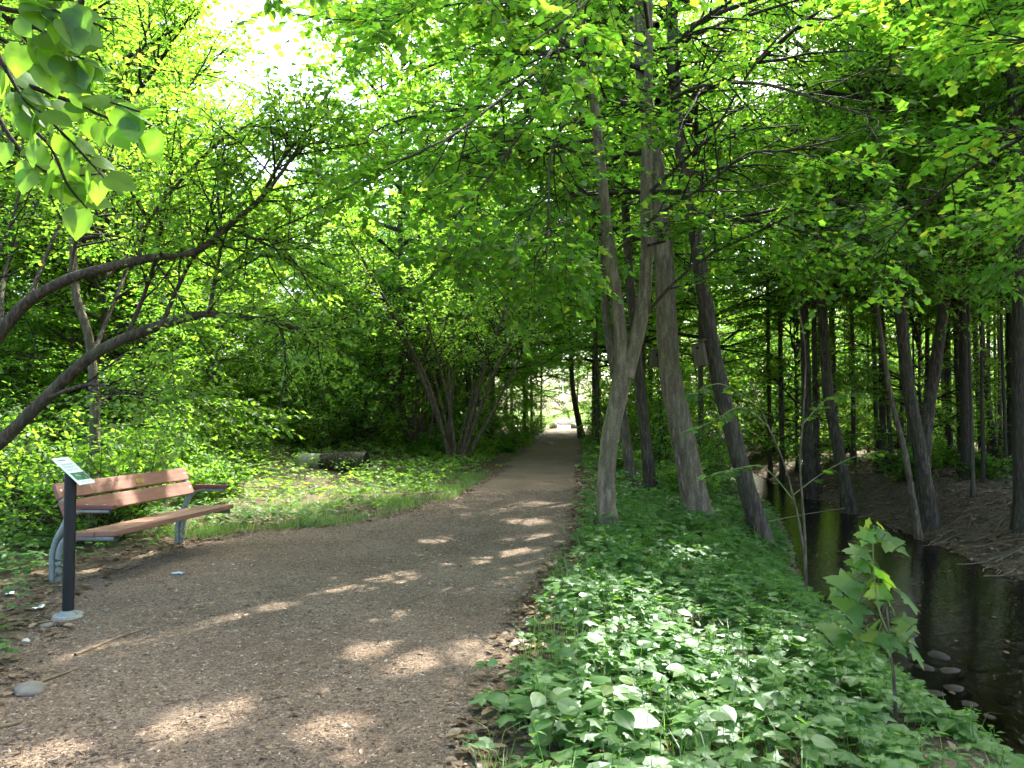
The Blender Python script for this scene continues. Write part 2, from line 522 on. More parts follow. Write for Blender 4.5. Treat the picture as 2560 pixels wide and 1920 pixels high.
# gaps in the canopy: where the sun reaches the ground (ground point, radius of the shaft)
SHAFTS = []


def in_shaft(p):
    keep = np.ones(len(p), bool)
    for gx, gy, gz, r in SHAFTS:
        q = p - np.array([gx, gy, gz])
        t = q @ SUN
        d2 = (q * q).sum(1) - t * t
        keep &= ~((d2 < (.86 * r) ** 2) & (t > .5))
    return keep


# ------------------------------------------------------------------ terrain
YL = [(-8, -4.5), (3, -2.9), (4.6, -3.05), (6.0, -3.7), (7.0, -4.15), (9.3, -3.9), (10.1, -3.5), (10.6, -2.4), (13.7, -1.2), (21.4, -.33), (41, 1.44), (66, 3.4), (70, 2.0)]
YR = [(-8, -.6), (3.4, -.22), (4.5, -.10), (6.6, .17), (9.7, .80), (16.2, 1.45), (36, 3.15), (66, 5.6), (70, 8)]
YS = [(-15, 5.7), (0, 5.25), (6, 5.2), (11, 5.55), (14, 6.25), (18, 7.0), (22, 7.4), (26, 7.8), (40, 9.5), (60, 13), (90, 22)]
YW = [(-15, 1.75), (6, 1.75), (10, 1.5), (12, 1.3), (15, 1.0), (18, .75), (26, .75), (60, .8)]


def ip(y, t):
    return np.interp(y, [a for a, _ in t], [b for _, b in t])


def sm(a, b, x):
    t = np.clip((x - a) / (b - a), 0, 1)
    return t * t * (3 - 2 * t)


WATER = -.80


def wav(x, y):
    return (np.sin(x * 1.7 + y * .9) + np.sin(x * .63 - y * 1.31 + 1.3) + np.sin(x * 2.9 + 2.1) * .5 + np.sin(y * 2.3 + x * .4) * .5) / 3


def zg(x, y):
    x = np.asarray(x, float); y = np.asarray(y, float)
    xl, xr, xs, hw = ip(y, YL), ip(y, YR), ip(y, YS), ip(y, YW)
    # right of the path: a gentle fall, then the bank down to the stream
    edge = xs - hw
    a = sm(0, 1, (x - xr - .15) / np.maximum(edge - .75 - xr, .4))
    z = -.34 * a
    z = np.where(x > edge - .95, -.34 + (WATER + .34 - .05) * sm(edge - .95, edge + .12, x), z)
    z = np.where(x > edge, np.minimum(z, WATER - .05 - .28 * np.clip(1 - ((x - xs) / hw) ** 2, 0, 1)), z)
    far = xs + hw
    z = np.where(x > far - .12, WATER - .05 + .78 * sm(far - .12, far + 2.4, x) + .5 * sm(far + 1.5, far + 9, x), z)
    # left: flat by the bench, then a rough rise
    l = np.clip(xl - .3 - x, 0, None)
    zl = .55 * sm(1.5, 9, l) + .05 * wav(x, y) * sm(.1, 1.2, l)
    z = np.where(x < xl - .3, zl, z)
    z = z + .04 * wav(x * 2.2, y * 2.0) * np.clip(x - far, 0, 1)
    m2 = np.exp(-(((x + 7) / 3.5) ** 2 + ((y - 24) / 4) ** 2))
    z = z + .55 * m2 * (x < xl)
    k = sm(64, 74, y)
    return z * (1 - k)


def grid_mesh(xs_, ys_, zf):
    X, Y = np.meshgrid(xs_, ys_)
    V = np.stack([X, Y, zf(X, Y)], -1).reshape(-1, 3)
    ny, nx = X.shape
    i = np.arange(ny * nx).reshape(ny, nx)
    F = np.stack([i[:-1, :-1], i[:-1, 1:], i[1:, 1:], i[1:, :-1]], -1).reshape(-1, 4)
    return V, F


xs_ = np.unique(np.concatenate([np.linspace(-900, -60, 15), np.linspace(-60, -14, 40), np.linspace(-14, 18, 190), np.linspace(18, 60, 30), np.linspace(60, 900, 15)]))
ys_ = np.unique(np.concatenate([np.linspace(-300, -12, 12), np.linspace(-12, 30, 180), np.linspace(30, 80, 60), np.linspace(80, 1500, 24)]))
V, F = grid_mesh(xs_, ys_, zg)
cx = V[F].mean(1)
xs_c, hw_c = ip(cx[:, 1], YS), ip(cx[:, 1], YW)
mi = np.zeros(len(F), int)
mi[(np.abs(cx[:, 0] - xs_c) < hw_c + .05) & (cx[:, 2] < -.5)] = 1
mi[cx[:, 1] > 69] = 2
mb = MB()
for k in (0, 1, 2):
    pass
gm = MB().add(V, F, 0, True).mesh('ground', ['soil', 'bed', 'meadow'])
gm.polygons.foreach_set('material_index', mi.astype(np.int32))
ground = place('ground', gm)
ground['kind'] = 'structure'

# path: ragged edges
ys_p = np.concatenate([np.linspace(-8, 22, 260), np.linspace(22.3, 70, 130)])
rng = np.random.default_rng(3)


def ragged(y, s):
    return .10 * np.sin(y * 2.1 + s) + .07 * np.sin(y * 5.3 + 2 * s) + .05 * np.sin(y * 11.7 + 3 * s)


nx = 26
rows = []
for y in ys_p:
    a, b_ = ip(y, YL) + ragged(y, 1.0), ip(y, YR) + ragged(y, 4.0)
    for q in np.linspace(0, 1, nx):
        rows.append((a + (b_ - a) * q, y, .006 + .012 * math.sin(math.pi * q)))
i = np.arange(len(ys_p) * nx).reshape(len(ys_p), nx)
F = np.stack([i[:-1, :-1], i[:-1, 1:], i[1:, 1:], i[1:, :-1]], -1).reshape(-1, 4)
path = MB().add(rows, F, 0, True).obj('path', 'path')
path['kind'] = 'structure'

# the sandy place in the sun where the path ends
t = np.linspace(0, 2 * math.pi, 60, endpoint=False)
rr = 1 + .1 * np.sin(3 * t) + .06 * np.sin(7 * t + 1)
sv = np.stack([7.5 + 10.5 * np.cos(t) * rr, 76 + 7.5 * np.sin(t) * rr, np.full(60, .012)], -1)
sv = np.vstack([[[7.5, 76, .012]], sv])
sandy = MB().add(sv, [(0, 1 + k, 1 + (k + 1) % 60) for k in range(60)]).obj('sandy_clearing', 'sand')
sandy['kind'] = 'structure'

# stream surface
ys_w = np.linspace(-14, 60, 150)
rows = []
for y in ys_w:
    c, h = ip(y, YS), ip(y, YW) + .25
    for q in np.linspace(-1, 1, 9):
        rows.append((c + h * q, y, WATER))
i = np.arange(len(ys_w) * 9).reshape(len(ys_w), 9)
F = np.stack([i[:-1, :-1], i[:-1, 1:], i[1:, 1:], i[1:, :-1]], -1).reshape(-1, 4)
water = MB().add(rows, F, 0, True).obj('stream_water', 'water')
water['kind'] = 'structure'


# ------------------------------------------------------------------ trees
SHAFTS += [(-.1, 5.2, 0, .34), (.9, 4.9, -.1, .7), (1.5, 5.4, -.1, .7), (.5, 6.2, 0, .5), (-1.6, 4.0, 0, .28), (-.9, 3.9, 0, .2),
           (-2.6, 5.3, 0, .30), (-2.3, 5.8, 0, .3), (-2.0, 6.3, 0, .28), (-1.2, 7.3, 0, .35), (-.1, 8.6, 0, .4), (-.9, 9.5, 0, .3),
           (-3.8, 8.0, .5, .25), (-3.9, 8.9, .6, .25), (1.9, 4.6, -.2, .6), (.6, 13, 0, .4), (1, 17, 0, .5), (2, 26, 0, .6), (.2, 11, 0, .3), (1.2, 4.0, -.1, .4), (1.0, 6.3, -.1, .5), (-1.0, 6.0, 0, .22), (-1.5, 6.9, 0, .28), (-.5, 6.9, 0, .2), (0, 7.4, 0, .22), (-2.2, 3.6, 0, .18), (-.6, 4.9, 0, .22), (-1.0, 5.1, 0, .2), (.3, 9.6, 0, .3), (-2.9, 5.0, 0, .15), (-1.75, 6.7, 0, .25), (2.3, 6.6, -.2, .3), (1.9, 8.4, -.2, .35)]


def crown_parts(rng, limbs, limb_r, cfg, carve=None):
    """limbs (n,m,3) -> mesh builder with twigs (slot 1) and leaves (slot 0)"""
    mb = MB()
    if cfg.get('limbs', True):
        mb.add(*tubes(limbs, limb_r, 5), 1, True)
    P2, R2 = sub_branches(rng, limbs, limb_r, cfg['n2'], *cfg['l2'], t0=cfg.get('t0', .18), flat=cfg.get('flat', .4), lift=cfg.get('lift2', .0), m=5)
    if carve is not None:
        mk = (carve(P2[:, 0]) & carve(P2[:, -1])) if cfg.get('strict') else (carve(P2[:, 3]) | (rng.random(len(P2)) < .6))
        P2, R2 = P2[mk], R2[mk]
    P3, R3 = sub_branches(rng, P2, R2, cfg['n3'], *cfg['l3'], t0=.15, flat=cfg.get('flat', .4), lift=cfg.get('lift3', -.04), m=4)
    if carve is not None:
        mk = carve(P3[:, -1]) & carve(P3[:, 1])
        P3, R3 = P3[mk], R3[mk]
    mb.add(*tubes(P2, R2, 4), 1, True)
    if cfg.get('twigs', True):
        mb.add(*tubes(P3, R3, 3), 1, True)
    pos = [leaves_on(rng, P3, cfg['k'], cfg['size'], cfg.get('tilt', .35), cfg.get('droop', .15))]
    pos.append(leaves_on(rng, P2, cfg['k'], cfg['size'], cfg.get('tilt', .35), cfg.get('droop', .15)))
    p, d, nr, sz = [np.concatenate([a[i] for a in pos]) for i in range(4)]
    keep = np.ones(len(p), bool)
    if carve is not None:
        keep &= carve(p)
    p, d, nr, sz = p[keep], d[keep], nr[keep], sz[keep]
    mb.add(*leaf_faces(p, d, nr, sz, cfg['leaf']), 0)
    return mb


def radial_limbs(rng, h, rad, n, base_el=10, top_el=62, m=6, bulge=.35, sag=.05):
    """limbs radiating from a vertical axis 0..h"""
    P = np.zeros((n, m, 3)); R = np.zeros((n, m))
    for i in range(n):
        t = (i + .5) / n
        az = i * 2.39996 + rng.uniform(-.4, .4)
        el = math.radians(base_el + (top_el - base_el) * t + rng.uniform(-8, 8))
        prof = math.sin(math.pi * min(1, (t * .86 + bulge) / (1 + .0)) ** 1.0) if False else (1 - abs(t - bulge) ** 1.6)
        Ln = rad * max(.25, prof) * rng.uniform(.75, 1.12)
        d = np.array([math.cos(az) * math.cos(el), math.sin(az) * math.cos(el), math.sin(el)])
        p = np.array([0, 0, h * t * .92])
        P[i, 0] = p
        for k in range(1, m):
            d = norm(d + rng.normal(size=3) * .10 + np.array([0, 0, .05 - sag * 2 * (1 - t)]))
            p = p + d * Ln / (m - 1)
            P[i, k] = p
        R[i] = np.linspace(.02 + .011 * Ln, .008, m)
    return P, R


def trunk_mesh(rng, pts, r0, r1, n=22, sides=10, flare=.5, rough=.035):
    P = spline(pts, n)[None]
    t = np.linspace(0, 1, n)
    r = r0 + (r1 - r0) * t
    zrel = np.linalg.norm(P[0] - P[0, 0], axis=1)
    r = r * (1 + flare * np.exp(-zrel / .28))
    P = P.copy()
    P[0, 0, 2] -= .12
    V, F = tubes(P, r[None], sides)
    V = V.reshape(n, sides, 3)
    ph = rng.uniform(0, 6.28, 6)
    th = np.arange(sides) * 2 * math.pi / sides
    lob = 1 + .22 * np.exp(-zrel / .30)[:, None] * np.sin(3 * th[None] + ph[0]) * (flare > 0)
    lob = lob * (1 + rough * rng.normal(size=(n, sides)) + .04 * np.sin(zrel[:, None] * 2.4 + ph[1] + th[None]))
    V = P[0][:, None, :] + (V - P[0][:, None, :]) * lob[..., None]
    return MB().add(V.reshape(-1, 3), F, 0, True)


def label_tree(o):
    return o


# ---- crown and shrub variants shared by the copies in the wood
CROWN = []
for k, (h, rad, n, leaf, size) in enumerate([(9.5, 3.4, 26, 'plain', .112), (8.5, 3.0, 24, 'plain', .105), (11, 3.8, 28, 'plain', .115), (8, 3.2, 24, 'plain', .11), (7, 2.8, 22, 'plain', .105)]):
    r_ = np.random.default_rng(100 + k)
    P, R = radial_limbs(r_, h, rad, n)
    cfg = dict(n2=11, l2=(.9, 1.9), n3=8, l3=(.35, .85), k=9, size=size, leaf=leaf, flat=.42, twigs=False)
    CROWN.append((crown_parts(r_, P, R, cfg).mesh('crown', ['maple_leaf' if k % 2 else 'linden_leaf', 'twig']), h, rad))

SHRUB = []
for k, (h, rad, n, leaf, size) in enumerate([(2.6, 1.5, 14, 'ovate', .10), (1.7, 1.2, 12, 'ovate', .09), (3.8, 1.9, 18, 'maple', .125), (1.0, .95, 11, 'maple', .10)]):
    r_ = np.random.default_rng(200 + k)
    P = np.zeros((n, 6, 3)); R = np.zeros((n, 6))
    for i in range(n):
        az = i * 2.4 + r_.uniform(-.4, .4); el = math.radians(r_.uniform(38, 88))
        d = np.array([math.cos(az) * math.cos(el), math.sin(az) * math.cos(el), math.sin(el)])
        p = np.array([r_.normal() * .12 * rad, r_.normal() * .12 * rad, -.05]); Ln = h * r_.uniform(.7, 1.1) * (1 if el > .9 else .8)
        for j in range(6):
            P[i, j] = p
            d = norm(d + r_.normal(size=3) * .12)
            p = p + d * Ln / 5
        R[i] = np.linspace(.006 + .005 * h, .004, 6)
    cfg = dict(n2=7, l2=(.22 * h + .12, .34 * h + .15), n3=4, l3=(.16, .4), k=5, size=size, leaf=leaf, flat=.6, t0=.12, limbs=False)
    crown = crown_parts(r_, P, R, cfg).mesh('crown', ['shrub_leaf', 'twig'])
    stems = []
    for i in range(n):
        stems.append((P[i], R[i]))
    stem_me = MB().add(*tubes(P, R, 5), 0, True).mesh('stem', ['twig'])
    SHRUB.append((stem_me, crown, h, rad))

TRUNK = []
for k in range(4):
    r_ = np.random.default_rng(300 + k)
    b_ = r_.uniform(-.35, .35, 8)
    pts = [(0, 0, 0), (b_[0] * .4, b_[1] * .4, 2.5), (b_[2], b_[3], 6), (b_[4], b_[5], 10), (b_[6], b_[7], 14)]
    TRUNK.append(trunk_mesh(r_, pts, .5, .10, 20, 9).mesh('trunk', [['bark_dark', 'bark_grey', 'bark_dark', 'bark_hazel'][k]]))

ORD = ['first', 'second', 'third', 'fourth', 'fifth', 'sixth', 'seventh', 'eighth', 'ninth', 'tenth', 'eleventh', 'twelfth', 'thirteenth', 'fourteenth', 'fifteenth', 'sixteenth',
       'seventeenth', 'eighteenth', 'nineteenth']
for tens, ty in (('twent', 20), ('thirt', 30), ('fort', 40), ('fift', 50), ('sixt', 60), ('sevent', 70)):
    ORD.append(tens + 'ieth')
    ORD += [tens + 'y-' + q for q in ORD[:9]]


def wood_tree(name, label, group, x, y, h, r, k, cb=.3, spread=1.0, rng_=None, low=None):
    """a copy: trunk and crown share their meshes with other trees"""
    rz = (x * 7.13 + y * 3.7) % 6.28
    o = thing(name, label, 'tree', (x, y, float(zg(x, y))), rz, group)
    tm = TRUNK[k % len(TRUNK)]
    place('trunk', tm, o, (0, 0, 0), (0, 0, 0), (2 * r, 2 * r, h / 14.0))
    cm, ch, cr = CROWN[k % len(CROWN)]
    c0 = h * cb
    s = (h * 1.05 - c0) / ch
    place('crown', cm, o, (0, 0, c0), (0, 0, k * 1.3), (s * spread, s * spread, s))
    return o


def shrub(name, label, group, x, y, k, s=1.0, sz=None, name_cat='shrub'):
    rz = (x * 5.1 + y * 9.7) % 6.28
    o = thing(name, label, name_cat, (x, y, float(zg(x, y)) - .02), rz, group)
    sm_, cm, h, rad = SHRUB[k % len(SHRUB)]
    tag(place('stems', sm_, o, (0, 0, 0), (0, 0, 0), (s, s, sz or s)), kind='stuff')
    place('crown', cm, o, (0, 0, 0), (0, 0, 0), (s, s, sz or s))
    return o


def traced_tree(name, label, trunk_pts, r0, r1, bark, crown_from=None, group=None, seed=1, sides=12, n=26):
    """trunk through given points; returns the root Empty, children in its local frame"""
    base = np.array(trunk_pts[0], float)
    root = thing(name, label, 'tree', tuple(base), 0, group)
    r_ = np.random.default_rng(seed)
    tr = trunk_mesh(r_, np.array(trunk_pts) - base, r0, r1, n, sides).obj('trunk', bark, root)
    return root, base, r_


# ---- forked maple by the path
def stem_part(root, base, pts, r0, r1, bark, name='limb', n=16, sides=8, rough=.03, seed=1):
    r_ = np.random.default_rng(seed)
    P = spline(np.array(pts) - base, n)[None]
    R = np.linspace(r0, r1, n)[None]
    V, F = tubes(P, R, sides, rough, r_)
    return MB().add(V, F, 0, True).obj(name, bark, root), P[0] + base, R[0]


def resample(P, R, m):
    t = np.linspace(0, len(P) - 1, m)
    return np.stack([np.interp(t, np.arange(len(P)), P[:, c]) for c in range(3)], -1), np.interp(t, np.arange(len(R)), R)


def fix_base(p):
    p = np.array(p, float)
    p[2] = float(zg(p[0], p[1]))
    return p


d1 = 10.4
t1 = [fix_base(D(1312, 1150, d1)), D(1308, 1060, d1), D(1318, 950, d1), D(1336, 860, d1), D(1347, 790, d1)]
root1, base1, r1 = traced_tree('maple_tree', 'forked maple with smooth mottled trunk splitting in two, nearest tree right of the path', t1, .112, .125, 'bark_maple', seed=11, n=20, sides=14)
limbs = []
_, P, R = stem_part(root1, base1, [D(1344, 810, d1), D(1338, 690, d1), D(1314, 520, d1), D(1297, 350, d1), D(1277, 180, d1), D(1250, 0, d1), D(1228, -220, d1), D(1215, -420, d1)], .10, .03, 'bark_maple', 'stem', 24, 10)
stemL = (P, R)
_, P, R = stem_part(root1, base1, [D(1352, 815, d1), D(1384, 690, d1), D(1397, 560, d1 + .1), D(1395, 400, d1 + .1), D(1400, 250, d1 + .2), D(1402, 0, d1 + .2), D(1408, -250, d1 + .2), D(1400, -450, d1 + .3)], .11, .03, 'bark_maple', 'stem', 24, 10, seed=2)
stemR = (P, R)
L1 = [
    ([D(1266, 130, d1), D(1200, 105, 10), D(1165, 150, 9.6), D(1080, 215, 9), D(980, 290, 8.3), D(880, 340, 7.7)], 0.031),
    ([D(1280, 200, d1), D(1210, 190, 9.8), D(1140, 270, 9), D(1060, 380, 8.2), D(980, 470, 7.6)], 0.027),
    ([D(1298, 425, d1), D(1225, 478, 10), D(1133, 525, 9.5), D(1060, 535, 9), D(960, 560, 8.6)], 0.024),
    ([D(1285, 260, d1), D(1230, 260, 9.3), D(1190, 330, 8.5), D(1185, 440, 8.0), D(1180, 560, 7.8)], 0.020),
    ([D(1260, 60, d1), D(1120, -20, 9), D(960, -20, 8), D(820, 60, 7.4)], 0.031),
    ([D(1270, 150, d1), D(1180, 60, 11.5), D(1060, 80, 12.5), D(920, 160, 13.2)], 0.031),
    ([D(1290, 330, d1), D(1190, 330, 11.5), D(1080, 370, 12.3), D(950, 420, 13)], 0.027),
    ([D(1305, 460, d1), D(1220, 560, 11.5), D(1130, 600, 12.5)], 0.020),
    ([D(1404, 415, d1), D(1483, 341, 10), D(1541, 288, 9.6), D(1616, 160, 9.2), D(1700, 60, 9)], 0.027),
    ([D(1335, 540, d1), D(1416, 467, 10), D(1520, 404, 9.6), D(1612, 333, 9.2), D(1700, 325, 8.8), D(1820, 300, 8.4)], 0.024),
    ([D(1400, 530, d1), D(1437, 520, 10.2), D(1520, 487, 10), D(1645, 475, 9.6), D(1760, 510, 9.3)], 0.020),
    ([D(1396, 680, d1), D(1458, 608, 10.2), D(1541, 545, 9.9), D(1604, 516, 9.6), D(1700, 470, 9.2), D(1810, 430, 8.8), D(1880, 460, 8.6)], 0.024),
    ([D(1290, 300, d1), D(1120, 330, 10.6), D(930, 350, 10.4), D(790, 400, 10.2)], .028),
    ([D(1284, 260, d1), D(1060, 290, 12.4), D(900, 350, 13.2), D(790, 440, 13.8)], .028),
    ([D(1262, 60, d1), D(1120, 0, 11), D(920, 20, 11.6), D(730, 110, 12)], 0.031),
    ([D(1268, 120, d1), D(1050, 110, 12), D(860, 170, 12.8), D(730, 240, 13)], 0.027),
    ([D(1275, 180, d1), D(1040, 230, 11.5), D(860, 260, 11.8), D(740, 330, 12)], 0.027),
    ([D(1250, 0, d1), D(1080, -80, 10), D(900, -60, 9.6), D(760, 40, 9.3)], 0.027),
    ([D(1402, 150, d1), D(1520, 40, 9.6), D(1660, -30, 9), D(1800, -20, 8.5)], 0.031),
    ([D(1400, 250, d1), D(1500, 190, 9.2), D(1640, 180, 8.2), D(1780, 220, 7.5), D(1900, 260, 7)], 0.027),
    ([D(1400, 60, d1), D(1380, -60, 9), D(1340, -60, 7.8), D(1250, 20, 7), D(1150, 90, 6.5)], 0.027),
]
LP, LR = [], []
for k, (pts, r0) in enumerate(L1):
    _, P, R = stem_part(root1, base1, pts, r0, .010, 'bark_dark', 'limb', 14, 6, .04, seed=20 + k)
    a, b_ = resample(P, R, 9)
    LP.append(a); LR.append(b_)
LP, LR = np.array(LP), np.array(LR)
cfg = dict(n2=18, l2=(.7, 1.7), n3=8, l3=(.3, .8), k=9, size=.09, leaf='star', flat=.30, tilt=.28, droop=.12, limbs=False, t0=.12, lift2=-.03, lift3=-.05)
cr = crown_parts(r1, LP - base1, LR, cfg, carve=lambda p: in_shaft(p + base1))
tag(cr.obj('crown', ['maple_leaf', 'twig'], root1), kind='stuff')

# ---- the two leaning trees behind it
d2 = 12.6
t2 = [fix_base(D(1512, 1100, d2)), D(1478, 960, d2), D(1452, 830, d2), D(1440, 680, d2), D(1430, 500, d2), D(1415, 350, d2 + .1), D(1396, 230, d2 + .2), D(1386, 100, d2 + .3), D(1380, -100, d2 + .4), D(1385, -420, d2 + .5)]
root2, base2, r2 = traced_tree('leaning_tree', 'thick pale barked tree leaning left with a long vertical scar, behind the forked maple', t2, .205, .095, 'bark_maple', seed=12, n=40, sides=16)
d3 = 12.2
t3 = [fix_base(D(1648, 1160, d3)), D(1596, 990, d3), D(1555, 830, d3), D(1522, 640, d3), D(1497, 480, d3), D(1472, 330, d3), D(1458, 200, d3), D(1452, 0, d3), D(1455, -350, d3)]
root3, base3, r3 = traced_tree('leaning_tree', 'dark rough barked tree leaning left at the edge of the stream', t3, .138, .075, 'bark_dark', seed=13, n=40, sides=14)
for (root, base, r_, pts, zc, hh, rad, n, seed) in ((root2, base2, r2, t2, 5.2, 6.5, 3.3, 14, 41), (root3, base3, r3, t3, 4.6, 7.5, 3.7, 18, 42)):
    rr_ = np.random.default_rng(seed)
    pp = spline(pts, 60)
    top = pp[np.argmin(np.abs(pp[:, 2] - zc))]
    P, R = radial_limbs(rr_, hh, rad, n, 5, 60)
    P = P + (top - base)
    cfg = dict(n2=12, l2=(.8, 1.8), n3=8, l3=(.35, .85), k=9, size=.09, leaf='plain' if seed == 41 else 'star', flat=.35, tilt=.3)
    tag(crown_parts(rr_, P, R, cfg, carve=lambda p, b=base: in_shaft(p + b)).obj('crown', ['linden_leaf' if seed == 41 else 'maple_leaf', 'twig'], root), kind='stuff')
# long scar on the thick tree
sp = [D(1450, 905, d2 - .225), D(1458, 960, d2 - .23), D(1468, 1020, d2 - .24), D(1484, 1085, d2 - .26)]
P = spline(np.array(sp) - base2, 10)[None]
MB().add(*tubes(P, np.array([[.008, .03, .04, .045, .045, .045, .045, .04, .035, .02]]), 6), 0, True).obj('bark_scar', 'bark_hazel', root2)


# ---- other traced trunks on the right (disp pixels, depth)
def traced(name, label, px, depth, r0, r1, bark, cb, k, s, group, sp=1.0, share=False):
    pts = [D(u, v, depth) for u, v in px]
    pts[0] = fix_base(pts[0])
    top = pts[-1]
    root, base, r_ = traced_tree(name, label, pts, r0, r1, bark, group=group, seed=int(depth * 100) % 977, sides=10, n=22)
    i = spline(pts, 50)
    q = i[np.argmin(np.abs(i[:, 2] - cb))] - base
    if share:
        place('crown', CROWN[k][0], root, tuple(q), (0, 0, depth), (s * sp, s * sp, s))
        return root
    hc, rc, nc = [(9.5, 3.4, 24), (8.5, 3.0, 22), (10, 3.6, 26), (8, 3.2, 22), (7, 2.8, 20)][k]
    rr_ = np.random.default_rng(int(depth * 37) % 991)
    P, R = radial_limbs(rr_, hc * s, rc * s * sp, nc, 0, 60)
    cfg = dict(n2=11, l2=(.8, 1.8), n3=8, l3=(.35, .85), k=9, size=.095, leaf='plain', flat=.4, tilt=.32, twigs=False)
    tag(crown_parts(rr_, P + q, R, cfg, carve=lambda p: in_shaft(p + base)).obj('crown', ['maple_leaf' if k % 2 else 'linden_leaf', 'twig'], root), kind='stuff')
    return root


G_R = 'trees across the stream'
traced('forest_tree', 'slim dark tree seen between the forked maple and the thick leaning tree', [(1405, 1018), (1390, 900), (1378, 780), (1360, 600), (1350, 420), (1345, 100)], 15.6, .12, .07, 'bark_dark', 5, 3, .7, 'trees right of the path')
traced('forest_tree', 'slim tree close behind the forked maple, half hidden by its trunk', [(1366, 1012), (1345, 900), (1325, 790), (1309, 680), (1305, 560), (1300, 100)], 16.5, .11, .07, 'bark_grey', 5.5, 4, .75, 'trees right of the path')
traced('forest_tree', 'thin straight tree on the right verge past the forked maple', [(1290, 970), (1290, 880), (1289, 800), (1284, 600), (1280, 200)], 25, .09, .05, 'bark_dark', 5, 4, 1.0, 'trees right of the path')
traced('forest_tree', 'straight dark tree on the far bank, first left of the stream bend', [(1748, 1010), (1742, 860), (1738, 700), (1736, 560), (1730, 250)], 21, .15, .08, 'bark_dark', 5.0, 0, 1.05, G_R)
traced('forest_tree', 'dark tree standing at the water on the far bank, leaning left', [(1838, 1085), (1812, 980), (1788, 840), (1776, 660), (1770, 500), (1765, 200)], 18.0, .145, .08, 'bark_dark', 4.2, 1, 1.1, G_R)
traced('forest_tree', 'stout leaning tree on the far bank, left stem of a wide pair', [(2012, 1100), (1985, 960), (1962, 830), (1943, 650), (1932, 480), (1920, 200)], 14.9, .135, .085, 'bark_dark', 4.2, 2, .95, G_R)
traced('forest_tree', 'tree on the far bank leaning right, other stem of the wide pair', [(1990, 1060), (2000, 930), (2020, 800), (2038, 660), (2050, 480), (2060, 200)], 16.0, .14, .08, 'bark_dark', 4.4, 3, 1.0, G_R)
traced('forest_tree', 'thin pole-like tree leaning left before the stout leaning tree', [(1985, 1090), (1955, 980), (1925, 860), (1900, 700), (1880, 500)], 14.4, .06, .03, 'bark_hazel', 4.2, 4, .7, G_R)
traced('forest_tree', 'straight dark tree on the far bank right of the wide pair', [(2088, 1022), (2080, 880), (2072, 740), (2062, 560), (2055, 300)], 19.5, .165, .10, 'bark_dark', 5.0, 0, 1.1, G_R)
traced('forest_tree', 'broad dark tree farthest right across the stream', [(2196, 1035), (2194, 850), (2188, 600), (2180, 300), (2176, 60)], 18.5, .21, .12, 'bark_dark', 5.4, 1, 1.2, G_R)

slim = [([(1765, 1005), (1760, 800), (1757, 560), (1752, 300)], 21.6, .085, 'slim dark tree just right of the first straight tree on the far bank'),
        ([(1845, 985), (1842, 800), (1838, 560), (1834, 300)], 24, .075, 'slim tree behind the one leaning at the water on the far bank'),
        ([(1897, 1000), (1890, 820), (1884, 560), (1880, 300)], 22.5, .075, 'slim tree midway between the leaning water-edge tree and the wide pair'),
        ([(1928, 1012), (1915, 820), (1902, 600), (1895, 300)], 21, .06, 'thin tree just left of the stout leaning tree across the stream'),
        ([(2054, 1012), (2050, 820), (2046, 560), (2040, 300)], 23, .075, 'slim tree between the wide pair and the straight dark tree'),
        ([(2122, 1005), (2112, 820), (2102, 600), (2096, 300)], 22, .09, 'slim tree right of the straight dark tree across the stream'),
        ([(2152, 1020), (2134, 860), (2120, 700), (2110, 400)], 19.6, .08, 'slim tree leaning left before the broad dark tree at far right'),
        ([(1690, 985), (1687, 820), (1684, 600), (1682, 300)], 25, .085, 'slim straight tree seen just right of the dark leaning tree'),
        ([(1664, 985), (1661, 820), (1658, 600), (1655, 300)], 27, .075, 'thin straight tree behind the dark leaning tree')]
for px, dpt, rr0, lab in slim:
    traced('forest_tree', lab, px, dpt, rr0, rr0 * .6, 'bark_dark', 5.2, 4, .8, G_R, 1.0, True)

G_F = 'trees in the wood beyond the stream'
rng = np.random.default_rng(17)
spots = []
tries = 0
while len(spots) < 30 and tries < 6000:
    tries += 1
    y = rng.uniform(16.5, 31); x = rng.uniform(ip(y, YS) + 2.2, ip(y, YS) + 12.5)
    if any((x - a) ** 2 + (y - b_) ** 2 < 2.2 for a, b_, _ in spots): continue
    spots.append((x, y, rng.random()))
spots.sort(key=lambda s: s[0] / s[1])
for i, (x, y, q) in enumerate(spots):
    wood_tree('forest_tree', f'slender dark tree in the wood beyond the stream, {ORD[i]} from the left', G_F, x, y, 9.5 + 4 * q, .06 + .07 * q, i, .42 + .1 * q, .85)

for (x, y, h, lab) in ((8.9, 9.6, 13.5, 'tall tree added beyond the right edge as shade, its crown over the stream'), (12.2, 14.5, 13.5, 'tall shade tree added on the far bank just beyond the right edge'), (8.6, 13.0, 12.5, 'tree on the far bank right of the stout leaning pair')):  # trees beyond the right edge are added to shade the upper right leaves
    wood_tree('forest_tree', lab, 'tall trees at the right edge', x, y, h, .15, int(x), .36, 1.0)

